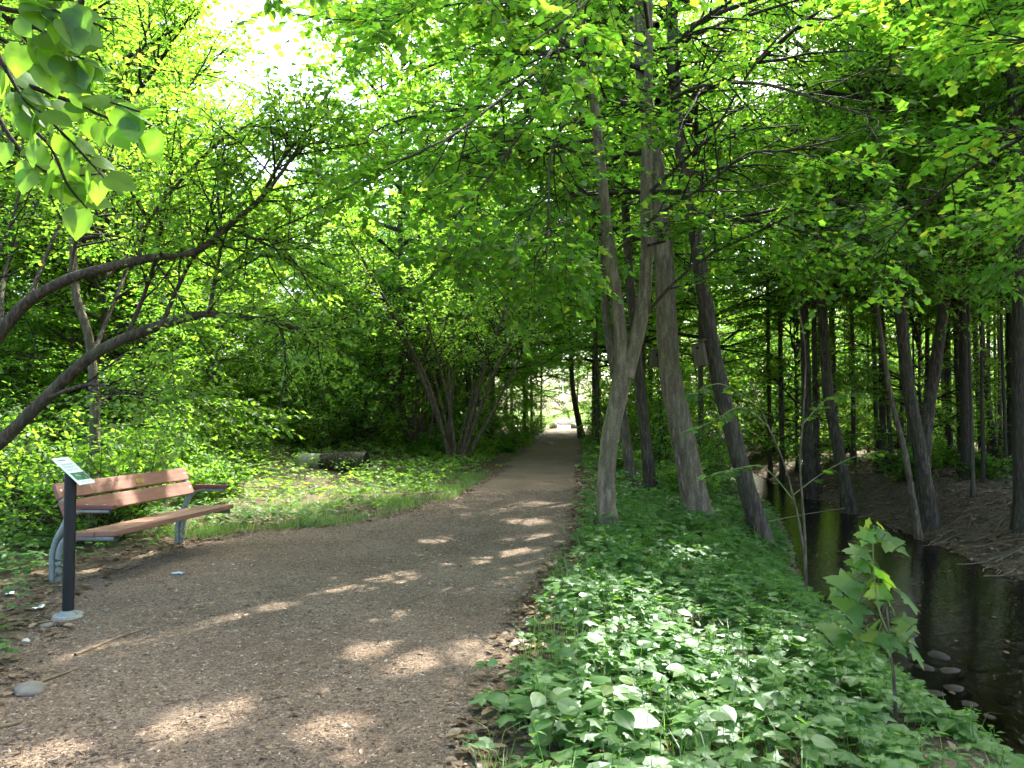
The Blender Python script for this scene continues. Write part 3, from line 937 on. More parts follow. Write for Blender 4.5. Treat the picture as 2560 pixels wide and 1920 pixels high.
G_L = 'trees left of the path'
spots = [(-.9, 36, 13, .13), (-1.7, 34.5, 12, .09), (-2.4, 33, 9, .05), (-3.0, 38, 13, .10), (.75, 46, 13, .12), (1.3, 51, 14, .11), (2.05, 54, 10, .09), (-1.8, 43, 14, .12), (-4.2, 44, 14, .15),
         (-6.5, 33, 12, .12), (-9, 28, 10, .10), (-12.5, 22, 9, .11), (-14, 30, 11, .13), (-8, 40, 14, .15), (-17, 38, 14, .16), (-12, 48, 16, .18), (-18, 25, 10, .13), (-22, 46, 16, .2), (-5.5, 52, 16, .16), (0, 60, 15, .15), (-24, 33, 13, .15), (-3.9, 27, 16, .15), (-1.7, 30, 15.5, .14)]
spots = [(x, y, h * (.72 if x < -4 and y < 42 else 1), r) for x, y, h, r in spots]
spots.sort(key=lambda s: s[0] / s[1])
for i, (x, y, h, r) in enumerate(spots):
    wood_tree('forest_tree', f'tree in the wood left of the path, {ORD[i]} from the left', G_L, x, y, h, r, i + 1, .25)
G_RV = 'trees along the right verge'
spots = [(4.6, 27, 12, .11), (5.9, 24, 12, .1), (4.4, 33, 13, .13), (6.5, 36, 14, .13), (5.3, 40, 13, .1), (4.9, 46, 13, .16), (7, 50, 14, .14), (6.4, 56, 13, .12), (9.5, 44, 15, .14), (11, 55, 16, .15), (8.0, 30, 12, .1)]
spots.sort(key=lambda s: s[0] / s[1])
for i, (x, y, h, r) in enumerate(spots):
    wood_tree('forest_tree', f'tree between the path and the stream, {ORD[i]} from the path', G_RV, x, y, h * 1.12, r, i + 2, .27, 1.25)
G_B = 'trees behind the sunny clearing'
rng = np.random.default_rng(23)
bs = [(x + rng.uniform(-2, 2), 92 + rng.uniform(-4, 14), 13 + 6 * rng.random()) for x in np.linspace(-62, 74, 26)]
for i, (x, y, h) in enumerate(bs):
    wood_tree('distant_tree', f'leafy tree behind the sunny clearing, {ORD[i]} from the left of its row', G_B, x, y, h, .2, i, .10, 1.25)

G_Y = 'young trees left of the path'
spots = [(-7.2, 13.5, 5.5), (-9.5, 12.0, 6), (-10.5, 16, 7), (-8.4, 18.5, 6.5), (-11.5, 20, 7.5), (-6.8, 27, 5.5), (-9.5, 24, 6), (-4.6, 29.5, 6), (-13, 26, 7), (-15, 18, 7), (-6, 37, 10), (-3.6, 33, 8), (-12, 35, 10), (-9.5, 31, 9), (-11.2, 16.5, 11), (-8.9, 17.2, 9.5), (-13.5, 20.5, 13), (-8.6, 15, 8), (-16, 24, 14), (-10.5, 22, 10.5)]
spots.sort(key=lambda s: s[0] / s[1])
for i, (x, y, h) in enumerate(spots):
    wood_tree('young_tree', f'bushy young tree behind the bench side verge, {ORD[i]} from the left', G_Y, x, y, h, .05 + .004 * h, i, .10, 1.15)
G_T = 'thin poles beyond the stream'
rng = np.random.default_rng(44)
spots = [(ip(y, YS) + 1.8 + rng.uniform(0, 9), y) for y in rng.uniform(15.5, 29, 24)]
spots.sort(key=lambda s: s[0] / s[1])
for i, (x, y) in enumerate(spots):
    wood_tree('thin_tree', f'pole-thin dark tree beyond the stream, {ORD[i]} from the left among the thinnest', G_T, x, y, rng.uniform(8, 11), rng.uniform(.03, .055), i, .5, .55)
G_Y2 = 'young trees beyond the stream'
spots = [(10.9, 20.5, 6), (13.6, 23.5, 6), (9.6, 26, 6), (11.5, 35, 6), (13.5, 36, 5), (15.5, 34.5, 5.5), (17.5, 36.5, 6), (19.5, 35, 5.5), (21.5, 37, 6), (23.5, 34, 6), (25.5, 37, 6.5), (12.5, 41, 7), (16, 42, 7), (20, 43, 7.5), (24, 42, 7.5), (28, 40, 7.5), (9.6, 34, 5), (10.4, 39, 6), (13.8, 47, 8), (18, 49, 9)]
spots.sort(key=lambda s: s[0] / s[1])
for i, (x, y, h) in enumerate(spots):
    wood_tree('young_tree', f'bushy young tree with low leafy boughs beyond the stream, {ORD[i]} from the left', G_Y2, x, y, h, .05, i + 2, .12, 1.2)

# ---- multi-stemmed hazels left of the path
HAZ = []
for k in range(2):
    r_ = np.random.default_rng(500 + k)
    n = 13
    st, RR = [], []
    for i in range(n):
        az = i * 2 * math.pi / n + r_.uniform(-.3, .3); lean = math.radians(r_.uniform(6, 25))
        d = np.array([math.cos(az) * math.sin(lean), math.sin(az) * math.sin(lean), math.cos(lean)])
        p = np.array([math.cos(az) * .16, math.sin(az) * .16, -.05]); Ln = r_.uniform(5.0, 7.6)
        q = []
        for j in range(9):
            q.append(p); d = norm(d + r_.normal(size=3) * .07 + np.array([math.cos(az), math.sin(az), -.2]) * .035); p = p + d * Ln / 8
        st.append(q); RR.append(np.linspace(r_.uniform(.035, .07), .012, 9))
    HAZ.append((np.array(st), np.array(RR)))
hz = [((456, 466), 22, 0, 'large many-stemmed hazel bush beside the path, nearer of two'), ((419, 458), 24.5, 1, 'many-stemmed hazel bush behind the nearer one, closer to the cut log')]
for (uv, d, k, lab) in hz:
    p = fix_base(at(uv[0], uv[1], d))
    root = thing('hazel_bush', lab, 'bush', tuple(p), 0, 'hazel bushes left of the path')
    st, RR = HAZ[k]
    for i in range(len(st)):
        MB().add(*tubes(spline(st[i], 16)[None], np.interp(np.linspace(0, 8, 16), np.arange(9), RR[i])[None], 7, .04, np.random.default_rng(i)), 0, True).obj('stem', 'bark_hazel', root)
    r_ = np.random.default_rng(550 + k)
    cfg = dict(n2=14, l2=(.7, 1.6), n3=8, l3=(.3, .65), k=8, size=.095, leaf='oval', flat=.4, tilt=.35, limbs=False, t0=.42)
    tag(crown_parts(r_, st, RR, cfg).obj('crown', ['shrub_leaf', 'twig'], root), kind='stuff')

# ---- leaning elder with two long arms, left, rooted beyond the frame
dl = 7.6
bA = fix_base(D(-300, 1230, dl))
root, base, r_ = traced_tree('leaning_elder', 'dark leaning tree reaching in from the left above the bench with two long arched arms', [bA, D(-230, 1140, dl), D(-120, 1050, dl), D(0, 955, dl), D(100, 858, dl), D(200, 768, dl), D(320, 712, dl), D(420, 682, dl)], .078, .045, 'bark_dark', seed=31, n=34, sides=10)
armA = stem_part(root, base, [D(410, 684, dl), D(450, 678, dl), D(540, 686, dl), D(632, 706, dl), D(690, 730, dl)], .042, .010, 'bark_dark', 'limb', 12, 7)
armB = stem_part(root, base, [D(-262, 1180, dl), D(-130, 930, dl), D(-60, 820, dl), D(0, 720, dl), D(60, 652, dl), D(150, 602, dl - .1), D(250, 574, dl - .2), D(330, 556, dl - .3), D(420, 545, dl - .3), D(490, 490, dl - .3), D(560, 432, dl - .3), D(610, 370, dl - .3), D(650, 310, dl - .3)], .078, .012, 'bark_dark', 'limb', 40, 9)
more = [
    [D(452, 678, dl), D(465, 600, dl), D(478, 520, dl), D(470, 400, dl), D(490, 300, dl - .2)],
    [D(350, 700, dl), D(385, 620, dl), D(425, 540, dl + .1), D(470, 470, dl + .2), D(560, 380, dl + .2), D(600, 300, dl + .3)],
    [D(270, 735, dl), D(310, 640, dl), D(340, 540, dl), D(360, 400, dl - .2), D(420, 290, dl - .3)],
    [D(150, 605, dl), D(165, 520, dl), D(200, 420, dl - .3), D(240, 330, dl - .5), D(270, 220, dl - .7)],
    [D(300, 560, dl), D(320, 480, dl), D(400, 380, dl - .2), D(480, 300, dl - .4), D(560, 260, dl - .5)],
    [D(490, 492, dl), D(560, 520, dl), D(610, 540, dl), D(690, 520, dl)],
    [D(560, 434, dl), D(620, 330, dl - .3), D(700, 250, dl - .4)],
    [D(-60, 820, dl), D(-20, 600, dl + .3), D(40, 430, dl + .5), D(60, 250, dl + .6), D(150, 100, dl + .8)],
    [D(-130, 930, dl), D(-160, 600, dl + 1), D(-60, 300, dl + 1.5), D(60, 60, dl + 2)],
    [D(0, 720, dl), D(20, 560, dl + .8), D(130, 360, dl + 1.2), D(260, 180, dl + 1.5), D(340, 20, dl + 1.8)],
    [D(60, 652, dl), D(140, 470, dl + .8), D(260, 330, dl + 1.4), D(400, 200, dl + 1.7), D(480, 60, dl + 2)],
    [D(200, 768, dl), D(260, 620, dl + .6), D(330, 440, dl + 1.2), D(450, 330, dl + 1.7), D(540, 200, dl + 2)],
    [D(100, 860, dl), D(200, 830, dl - .3), D(300, 860, dl - .4), D(380, 830, dl - .4)],
]
LP, LR = [], []
for k, pts in enumerate(more):
    _, P, R = stem_part(root, base, pts, .023, .006, 'bark_dark', 'limb', 16, 6, .04, seed=60 + k)
    a, b_ = resample(P, R, 8); LP.append(a); LR.append(b_)
for P, R in ((armA[1], armA[2]), (armB[1][18:], armB[2][18:])):
    a, b_ = resample(P, R, 8); LP.append(a); LR.append(np.minimum(b_, .02))
LP, LR = np.array(LP), np.array(LR)


def sky_hole(p):
    # the open sky over the left verge: no twig of this tree reaches it
    q = p - np.array([0, 0, EYE])
    az = q[:, 0] / q[:, 1]; el = q[:, 2] / q[:, 1]
    return ~((az > -.395 + .0 * el) & (el > .47 - .9 * np.clip(-az - .30, 0, 1)))


cfg = dict(n2=15, l2=(.5, 1.2), n3=8, l3=(.2, .5), k=8, size=.062, leaf='oval', flat=.7, tilt=.5, limbs=False, t0=.2, lift2=.03)
tag(crown_parts(r_, LP - base, LR, cfg, carve=lambda p: sky_hole(p + base)).obj('crown', ['shrub_leaf', 'twig'], root), kind='stuff')
# slim upright tree behind the bench
pts = [fix_base(D(205, 1010, 9.6)), D(205, 930, 9.6), D(203, 830, 9.6), D(190, 720, 9.6), D(165, 640, 9.6), D(158, 540, 9.6), D(150, 380, 9.6), D(165, 150, 9.8), D(180, -100, 10)]
root, base, r_ = traced_tree('slim_tree', 'slim grey upright tree standing behind the bench', pts, .065, .03, 'bark_grey', seed=33, n=30, sides=10)
P, R = radial_limbs(np.random.default_rng(70), 4.2, 2.2, 16, 15, 60)
cfg = dict(n2=9, l2=(.5, 1.0), n3=7, l3=(.25, .5), k=7, size=.068, leaf='oval', flat=.5, tilt=.4)
b0 = D(158, 540, 9.6)
tag(crown_parts(r_, P + (b0 - base), R, cfg, carve=lambda p: sky_hole(p + base)).obj('crown', ['shrub_leaf', 'twig'], root), kind='stuff')

# ---- low shrubs
G_S = 'shrubs left of the path'
rng = np.random.default_rng(29)
sp = []
tries = 0
while len(sp) < 60 and tries < 5000:
    tries += 1
    y = rng.uniform(10.5, 34); x = rng.uniform(-.62 * y - 2, ip(y, YL) - 1.6)
    if (y < 17 and x > -4.6 - .1 * y) or (y < 22 and x > -5.2): continue
    if (x + 4.6) ** 2 / 6 + (y - 16.5) ** 2 / 14 < 1 or (x + 2.2) ** 2 + (y - 21) ** 2 < 9: continue
    if any((x - a) ** 2 + (y - b_) ** 2 < 1.7 for a, b_ in sp): continue
    sp.append((x, y))
sp.sort(key=lambda s: s[0] / s[1])
for i, (x, y) in enumerate(sp):
    k = [1, 0, 3, 2, 1, 0][i % 6]
    shrub('leafy_shrub', f'leafy green shrub left of the path, {ORD[i]} counting from the left', G_S, x, y, k, rng.uniform(.8, 1.25))
G_U = 'low plants behind the bench'
sp = []
tries = 0
while len(sp) < 46 and tries < 6000:
    tries += 1
    y = rng.uniform(9.4, 23); x = rng.uniform(-.60 * y - .6, -4.9)
    if 15 < y < 20.5 and (x + 4.9) ** 2 < 2.6: continue
    if any((x - a) ** 2 + (y - b_) ** 2 < .75 for a, b_ in sp): continue
    sp.append((x, y))
sp.sort(key=lambda s: s[0] / s[1])
for i, (x, y) in enumerate(sp):
    shrub('undergrowth_plant', f'low leafy plant in the undergrowth behind the bench, {ORD[i]} from the left', G_U, x, y, [3, 1, 3][i % 3], rng.uniform(.55, .95), None, 'plant')
G_S2 = 'shrubs in the wood beyond the stream'
sp = []
tries = 0
while len(sp) < 34 and tries < 5000:
    tries += 1
    y = rng.uniform(30, 46); x = rng.uniform(10.6 + (y - 30) * .2, 4 + y * .68)
    if any((x - a) ** 2 + (y - b_) ** 2 < 4 for a, b_ in sp): continue
    sp.append((x, y))
sp.sort(key=lambda s: s[0] / s[1])
for i, (x, y) in enumerate(sp):
    shrub('leafy_shrub', f'leafy shrub in the wood beyond the stream, {ORD[i]} from the left', G_S2, x, y, [0, 2, 2, 1][i % 4], rng.uniform(.9, 1.5))
G_S5 = 'low plants under the trees beyond the stream'
sp = []
tries = 0
while len(sp) < 26 and tries < 5000:
    tries += 1
    y = rng.uniform(17, 31); x = ip(y, YS) + 1.6 + rng.uniform(0, 10)
    if any((x - a) ** 2 + (y - b_) ** 2 < 1.6 for a, b_ in sp): continue
    sp.append((x, y))
sp.sort(key=lambda s: s[0] / s[1])
for i, (x, y) in enumerate(sp):
    shrub('undergrowth_plant', f'low leafy plant under the trees beyond the stream, {ORD[i]} from the left', G_S5, x, y, [3, 1, 0, 3][i % 4], rng.uniform(.6, 1.0), None, 'plant')
G_S3 = 'shrubs between path and stream'
sp = [(3.3, 15.0, 3, .8), (4.4, 17.5, 1, .9), (2.6, 19, 3, .9), (4.6, 21, 0, .9), (3.2, 24, 1, .8), (5.2, 26, 2, .9), (3.7, 30, 1, .9), (6.0, 32, 0, 1.2), (4.6, 36, 1, 1.0), (5.5, 42, 0, 1.2), (6.5, 47, 2, 1.2), (6.2, 60, 0, 1.2), (7.5, 55, 2, 1.2), (7.6, 38, 2, 1.2), (8.6, 43, 2, 1.3), (6.4, 29, 2, .9), (9.8, 50, 2, 1.6), (5.6, 22.5, 1, .8), (6.2, 25, 1, .9), (6.6, 28, 0, .8), (5.0, 19.5, 3, .8)]
for i, (x, y, k, s) in enumerate(sorted(sp, key=lambda s: s[0] / s[1])):
    shrub('leafy_shrub', f'leafy shrub between the path and the stream, {ORD[i]} from the path', G_S3, x, y, k, s)
G_S4 = 'shrubs along the left verge'
sp = [(-.9, 26, 3, .7), (-.2, 29, 3, .8), (.0, 33, 1, .7), (.5, 38, 1, .7), (1.0, 44, 1, .8), (1.5, 49, 0, .7), (.4, 52, 0, 1.1), (2.2, 58, 1, .8), (-2.6, 30, 0, 1), (-1, 40, 0, 1.1), (-3.5, 36, 2, 1.2), (-1.5, 48, 2, 1.3), (-4, 46, 2, 1.4), (-6, 42, 2, 1.4), (-9, 38, 2, 1.5), (-8, 48, 2, 1.7), (-13, 42, 2, 1.7)]
for i, (x, y, k, s) in enumerate(sorted(sp, key=lambda s: s[0] / s[1])):
    shrub('leafy_shrub', f'leafy shrub along the left verge far down the path, {ORD[i]} from the left', G_S4, x, y, k, s)

# ------------------------------------------------------------------ ground cover
rng = np.random.default_rng(5)


def cover(n, xf, y0, y1, dens, hmin, hmax, smin, smax, kinds, kl=4, stems=True):
    """rosettes of leaves on short stalks"""
    y = rng.uniform(y0, y1, n)
    a, b_ = xf(y)
    x = a + (b_ - a) * rng.random(n)
    keep = rng.random(n) < dens(x, y)
    x, y = x[keep], y[keep]
    z = zg(x, y)
    ok = (z > WATER + .06)
    x, y, z = x[ok], y[ok], z[ok]
    n = len(x)
    h = rng.uniform(hmin, hmax, n) * np.where(x > 0, np.clip((ip(y, YS) - ip(y, YW) - x) / 1.3, .35, 1), 1)
    lean = rng.normal(size=(n, 2)) * .22 * h[:, None]
    top = np.stack([x + lean[:, 0], y + lean[:, 1], z + h], -1)
    mb_v = []
    idx = np.repeat(np.arange(n), kl)
    K = len(idx)
    az = rng.uniform(0, 6.28, n)[idx] + np.tile(np.arange(kl), n) * 6.283 / kl + rng.normal(size=K) * .3
    el = rng.uniform(-.35, .35, K)
    d = np.stack([np.cos(az) * np.cos(el), np.sin(az) * np.cos(el), np.sin(el)], -1)
    nr = norm(np.array([0, 0, 1.]) + .20 * rng.normal(size=(K, 3)))
    sz = rng.uniform(smin, smax, n)[idx] * rng.uniform(.75, 1.15, K)
    pos = top[idx] + d * (.22 * sz)[:, None] - np.stack([0 * sz, 0 * sz, rng.uniform(0, .5, K) * h[idx] * .6], -1)
    mb = MB()
    half = rng.random(K) < .5
    for kd, mk in ((kinds[0], half), (kinds[1], ~half)):
        mb.add(*leaf_faces(pos[mk], d[mk], nr[mk], sz[mk], kd), 0)
    if stems:
        P = np.stack([np.stack([x, y, z - .01], -1), top], 1)
        mb.add(*tubes(P, np.full((n, 2), .0022), 3), 0)
    return mb


def patch(x, y, f=1.0, s=0.0):
    return .5 + .5 * wav(x * 1.3 * f + s, y * 1.3 * f - s)


def right_x(y):
    return ip(y, YR) - .05, ip(y, YS) - ip(y, YW) + .05


def dens_r(x, y):
    e = x - ip(y, YR) - .18 * wav(x * 3, y * 3)
    return np.clip(e / .55, .0, 1) * np.clip(-.05 + 1.55 * patch(x, y, 1.7) + .12 * wav(x * 9, y * 9), .06, 1) * np.where((x > 1.1) & (y < 3.6), 1, 1)


for (n, y0, y1, h0, h1, s0, s1, st, nm) in ((4300, 2.2, 7.5, .04, .24, .055, .115, True, 'near'), (5200, 7.5, 15, .06, .28, .06, .11, False, 'mid'), (5000, 15, 40, .08, .34, .08, .14, False, 'far')):
    o = cover(n, right_x, y0, y1, dens_r, h0, h1, s0, s1, ('round', 'maple') if nm != 'far' else ('ovate', 'ovate'), 4, st).obj('ground_cover', 'cover_leaf')
    o['kind'] = 'stuff'
    o['label'] = {'near': 'low green leaves covering the ground right of the path in front', 'mid': 'low green leaves around the trunks right of the path', 'far': 'low green leaves on the right verge far down the path'}[nm]
    o['category'] = 'ground cover'


o = cover(2600, right_x, 2.2, 14, lambda x, y: dens_r(x, y) * np.clip(1.6 * patch(x, y, 2.3, 7) - .3, 0, 1), .14, .38, .03, .06, ('oval', 'narrow'), 7, True).obj('ground_cover', 'shrub_leaf')
tag(o, 'taller small-leaved weeds among the low cover right of the path', 'ground cover', None, 'stuff')


n = 3800
y = rng.uniform(2.2, 13, n); x = ip(y, YR) + np.abs(rng.normal(size=n)) * 1.5
kp = (x < ip(y, YS) - ip(y, YW) - .1) & (rng.random(n) < np.clip(1.9 - 1.9 * patch(x, y, 1.7), .1, 1))
LITX, LITY = x[kp], y[kp]


def left_x(y):
    return -.72 * y - 2.5, ip(y, YL) + .1


def dens_l(x, y):
    e = ip(y, YL) - x + .2 * wav(x * 3, y * 3)
    bench = ((y < 10.5) & (y > 6.2) & (x > -5.2))
    bare = np.exp(-(((x + 3.2) / 2.2) ** 2 + ((y - 13.5) / 2.2) ** 2))
    dd = np.clip(e / .8, 0, 1) * (.45 + .55 * patch(x, y, 1, 2.0))
    clear = np.exp(-(((x + 4.2) / 1.2) ** 2 + ((y - 17.0) / 1.8) ** 2))
    return np.where(bench, dd * .35, dd) * (1 - .75 * bare) * (1 - .85 * clear)


for (n, y0, y1, h0, h1, s0, s1, nm) in ((5200, 4.0, 12, .05, .26, .05, .10, 'near'), (9000, 12, 26, .08, .45, .07, .13, 'mid'), (5000, 26, 60, .1, .5, .11, .18, 'far')):
    o = cover(n, left_x, y0, y1, dens_l, h0, h1, s0, s1, ('ovate', 'maple') if nm == 'near' else ('ovate', 'ovate'), 4, False).obj('ground_cover', 'cover_leaf' if nm == 'near' else 'shrub_leaf')
    o['kind'] = 'stuff'
    o['label'] = {'near': 'low green leaves around the bench', 'mid': 'green undergrowth behind the bench and the log', 'far': 'green undergrowth on the left verge far down the path'}[nm]
    o['category'] = 'ground cover'


# grass along the left edge of the path and in the clearing
def grass(n, x, y, h0, h1, w):
    z = zg(x, y)
    az = rng.uniform(0, 6.28, n); h = rng.uniform(h0, h1, n)
    bend = rng.uniform(.2, .9, n)
    dx, dy = np.cos(az), np.sin(az)
    b0 = np.stack([x - dy * w, y + dx * w, z], -1); b1 = np.stack([x + dy * w, y - dx * w, z], -1)
    mid = np.stack([x + dx * h * bend * .35, y + dy * h * bend * .35, z + h * .65], -1)
    tip = np.stack([x + dx * h * bend, y + dy * h * bend, z + h * (1 - .35 * bend)], -1)
    V = np.stack([b0, b1, mid + np.stack([dy * w, -dx * w, 0 * w], -1) * .7, mid - np.stack([dy * w, -dx * w, 0 * w], -1) * .7, tip], 1).reshape(-1, 3)
    k = np.arange(n)[:, None] * 5
    mb = MB()
    mb.add(V, np.concatenate([k + np.array([[0, 1, 2]]), k + np.array([[0, 2, 3]]), k + np.array([[3, 2, 4]])]), 0)
    return mb


n = 26000
y = rng.uniform(9.6, 19, n); x = ip(y, YL) + .15 - np.abs(rng.normal(size=n)) * 1.5
kp = rng.random(n) < np.clip(patch(x, y, 1.6, 4) * 1.5 - .45, 0, 1)
x, y = x[kp], y[kp]; n = len(x)
o = grass(n, x, y, .05, .17, rng.uniform(.0025, .005, n)).obj('grass', 'grass')
tag(o, 'bright grass along the left edge of the path past the bench', 'grass', None, 'stuff')
n = 9000
y = rng.uniform(2.2, 14, n); x = ip(y, YR) + .1 + np.abs(rng.normal(size=n)) * 1.3
kp = (x < ip(y, YS) - ip(y, YW) - .1) & (rng.random(n) < np.clip(patch(x, y, 2.1, 9) * 1.8 - .7, 0, 1))
x, y = x[kp], y[kp]; n = len(x)
o = grass(n, x, y, .12, .36, rng.uniform(.002, .004, n)).obj('grass', 'grass')
tag(o, 'thin grass blades among the low cover right of the path', 'grass', None, 'stuff')
n = 9000
y = rng.uniform(68, 92, n); x = rng.uniform(-14, 22, n)
kp = ((x - 7.5) / 9.5) ** 2 + ((y - 76) / 6.8) ** 2 > 1
x, y = x[kp], y[kp]; n = len(x)
o = grass(n, x, y, .12, .35, rng.uniform(.015, .03, n)).obj('grass', 'grass')
tag(o, 'sunlit grass around the clearing at the end of the path', 'grass', None, 'stuff')


# fallen leaves, chips
def flat_leaves(x, y, s0, s1, mat, kind, lift=.012):
    n = len(x)
    az = rng.uniform(0, 6.28, n)
    d = np.stack([np.cos(az), np.sin(az), rng.normal(size=n) * .12], -1)
    nr = norm(np.array([0, 0, 1.]) + .22 * rng.normal(size=(n, 3)))
    on_path = (x > ip(y, YL)) & (x < ip(y, YR))
    p = np.stack([x, y, zg(x, y) + lift + .012 * on_path], -1)
    mb = MB()
    mb.add(*leaf_faces(p, d, nr, rng.uniform(s0, s1, n), kind), 0)
    return mb.obj('leaf_litter', mat)


tag(flat_leaves(LITX, LITY, .04, .10, 'dry_leaf', 'ovate', .03), 'dead leaves showing between the low cover right of the path', 'leaf litter', None, 'stuff')
n = 9000
y = rng.uniform(9, 30, n); x = ip(y, YS) + ip(y, YW) + .05 + np.abs(rng.normal(size=n)) * 3.2
o = flat_leaves(x, y, .05, .12, 'dry_leaf', 'ovate', .02)
tag(o, 'brown fallen leaves on the far bank of the stream', 'leaf litter', None, 'stuff')
n = 9000
y = rng.uniform(2.2, 22, n); side = rng.random(n) < .5
x = np.where(side, ip(y, YL) + .3 - np.abs(rng.normal(size=n)) * .9, ip(y, YR) - .12 + np.abs(rng.normal(size=n)) * .5)
o = flat_leaves(x, y, .03, .085, 'dry_leaf', 'ovate')
tag(o, 'brown fallen leaves along both edges of the path', 'leaf litter', None, 'stuff')
n = 1500
y = 2.2 + 14 * rng.random(n) ** 1.4; x = ip(y, YL) + (ip(y, YR) - ip(y, YL)) * rng.random(n)
o = flat_leaves(x, y, .012, .05, 'dry_leaf', 'ovate')
tag(o, 'dry leaves scattered over the path', 'leaf litter', None, 'stuff')

n = 48000
y = 2.3 + 13 * rng.random(n) ** 1.8
x = ip(y, YL) + (ip(y, YR) - ip(y, YL)) * rng.random(n)
az = rng.uniform(0, 6.28, n); ln = rng.uniform(.004, .012, n) * (1 + .06 * y) * np.where(rng.random(n) < .12, 2.1, 1); wd = ln * rng.uniform(.18, .5, n)
thk = rng.uniform(.002, .006, n)
a = np.stack([np.cos(az), np.sin(az), rng.normal(size=n) * .15], -1) * ln[:, None]
c = np.stack([-np.sin(az), np.cos(az), rng.normal(size=n) * .15], -1) * wd[:, None]
q = (x - ip(y, YL)) / (ip(y, YR) - ip(y, YL))
p = np.stack([x, y, .006 + .012 * np.sin(math.pi * q) + .001], -1)
up = np.stack([0 * thk, 0 * thk, thk], -1)
V = np.stack([p - a, p + c, p + a, p - c, p + up], 1).reshape(-1, 3)
k = np.arange(n)[:, None] * 5
o = MB().add(V, np.concatenate([k + np.array([[0, 4, 3]]), k + np.array([[3, 4, 2]]), k + np.array([[2, 4, 1]]), k + np.array([[1, 4, 0]])]), 0).obj('wood_chips', 'chip', path)
o['kind'] = 'stuff'


n = 700
y = 2.3 + 12 * rng.random(n) ** 1.6; x = ip(y, YL) + (ip(y, YR) - ip(y, YL)) * rng.random(n)
az = rng.uniform(0, 6.28, n); ln = rng.uniform(.03, .11, n)
P = np.zeros((n, 3, 3))
for j, t_ in enumerate((-.5, .1, .5)):
    P[:, j, 0] = x + np.cos(az + .3 * (j == 2)) * ln * t_; P[:, j, 1] = y + np.sin(az + .3 * (j == 2)) * ln * t_; P[:, j, 2] = .022
o = MB().add(*tubes(P, np.broadcast_to(rng.uniform(.0012, .003, n)[:, None], (n, 3)), 4), 0).obj('twig_litter', 'dirt_wood', path)
o['kind'] = 'stuff'

n = 900
y = rng.uniform(3, 26, n); sd = np.where(rng.random(n) < .5, -1, 1)
x = ip(y, YS) + sd * (ip(y, YW) + rng.normal(size=n) * .16)
tv = np.array([(1, 0, 0), (.3, .9, .05), (-.8, .55, 0), (-.8, -.55, 0), (.3, -.9, .05), (0, 0, .6), (0, 0, -.5)])
tf = np.array([(0, 1, 5), (1, 2, 5), (2, 3, 5), (3, 4, 5), (4, 0, 5)])
sz = rng.uniform(.015, .06, n); az = rng.uniform(0, 6.28, n)
rot = np.stack([np.stack([np.cos(az), -np.sin(az), 0 * az], -1), np.stack([np.sin(az), np.cos(az), 0 * az], -1), np.stack([0 * az, 0 * az, 1 + 0 * az], -1)], 1)
V = np.einsum('nij,kj->nki', rot, tv) * sz[:, None, None] + np.stack([x, y, np.maximum(zg(x, y), WATER - .03)], -1)[:, None]
F = tf[None] + (np.arange(n) * 7)[:, None, None]
o = MB().add(V.reshape(-1, 3), F.reshape(-1, 3), 0, True).obj('pebbles', 'wet_stone')
tag(o, 'small dark pebbles along both margins of the stream', 'pebbles', None, 'stuff')
n = 160
y = rng.uniform(4, 24, n); x = ip(y, YS) + ip(y, YW) * rng.uniform(-.95, .95, n)
az = rng.uniform(0, 6.28, n)
o = MB().add(*leaf_faces(np.stack([x, y, np.full(n, WATER + .006)], -1), np.stack([np.cos(az), np.sin(az), 0 * az], -1), np.tile([[0, 0, 1.]], (n, 1)) + .04 * rng.normal(size=(n, 3)), rng.uniform(.03, .08, n), 'ovate'), 0).obj('floating_leaves', 'dry_leaf')
tag(o, 'dead leaves floating on the stream', 'leaf litter', None, 'stuff')
n = 420
y = rng.uniform(7, 24, n); x = ip(y, YS) + ip(y, YW) + .1 + np.abs(rng.normal(size=n)) * 1.8
az = rng.uniform(0, 6.28, n); ln = rng.uniform(.15, .8, n)
P = np.zeros((n, 4, 3)); bend = rng.normal(size=n) * .5
for j, t_ in enumerate((-.5, -.15, .2, .5)):
    P[:, j, 0] = x + np.cos(az + bend * t_) * ln * t_; P[:, j, 1] = y + np.sin(az + bend * t_) * ln * t_
    P[:, j, 2] = zg(P[:, j, 0], P[:, j, 1]) + .02 + rng.uniform(0, .05, n)
P[:, :, 2] = np.maximum(P[:, :, 2], WATER + .02)
o = MB().add(*tubes(P, np.broadcast_to(rng.uniform(.003, .009, n)[:, None], (n, 4)), 4), 0).obj('twig_litter', 'dirt_wood')
tag(o, 'dead twigs and roots strewn over the far bank', 'twigs', None, 'stuff')

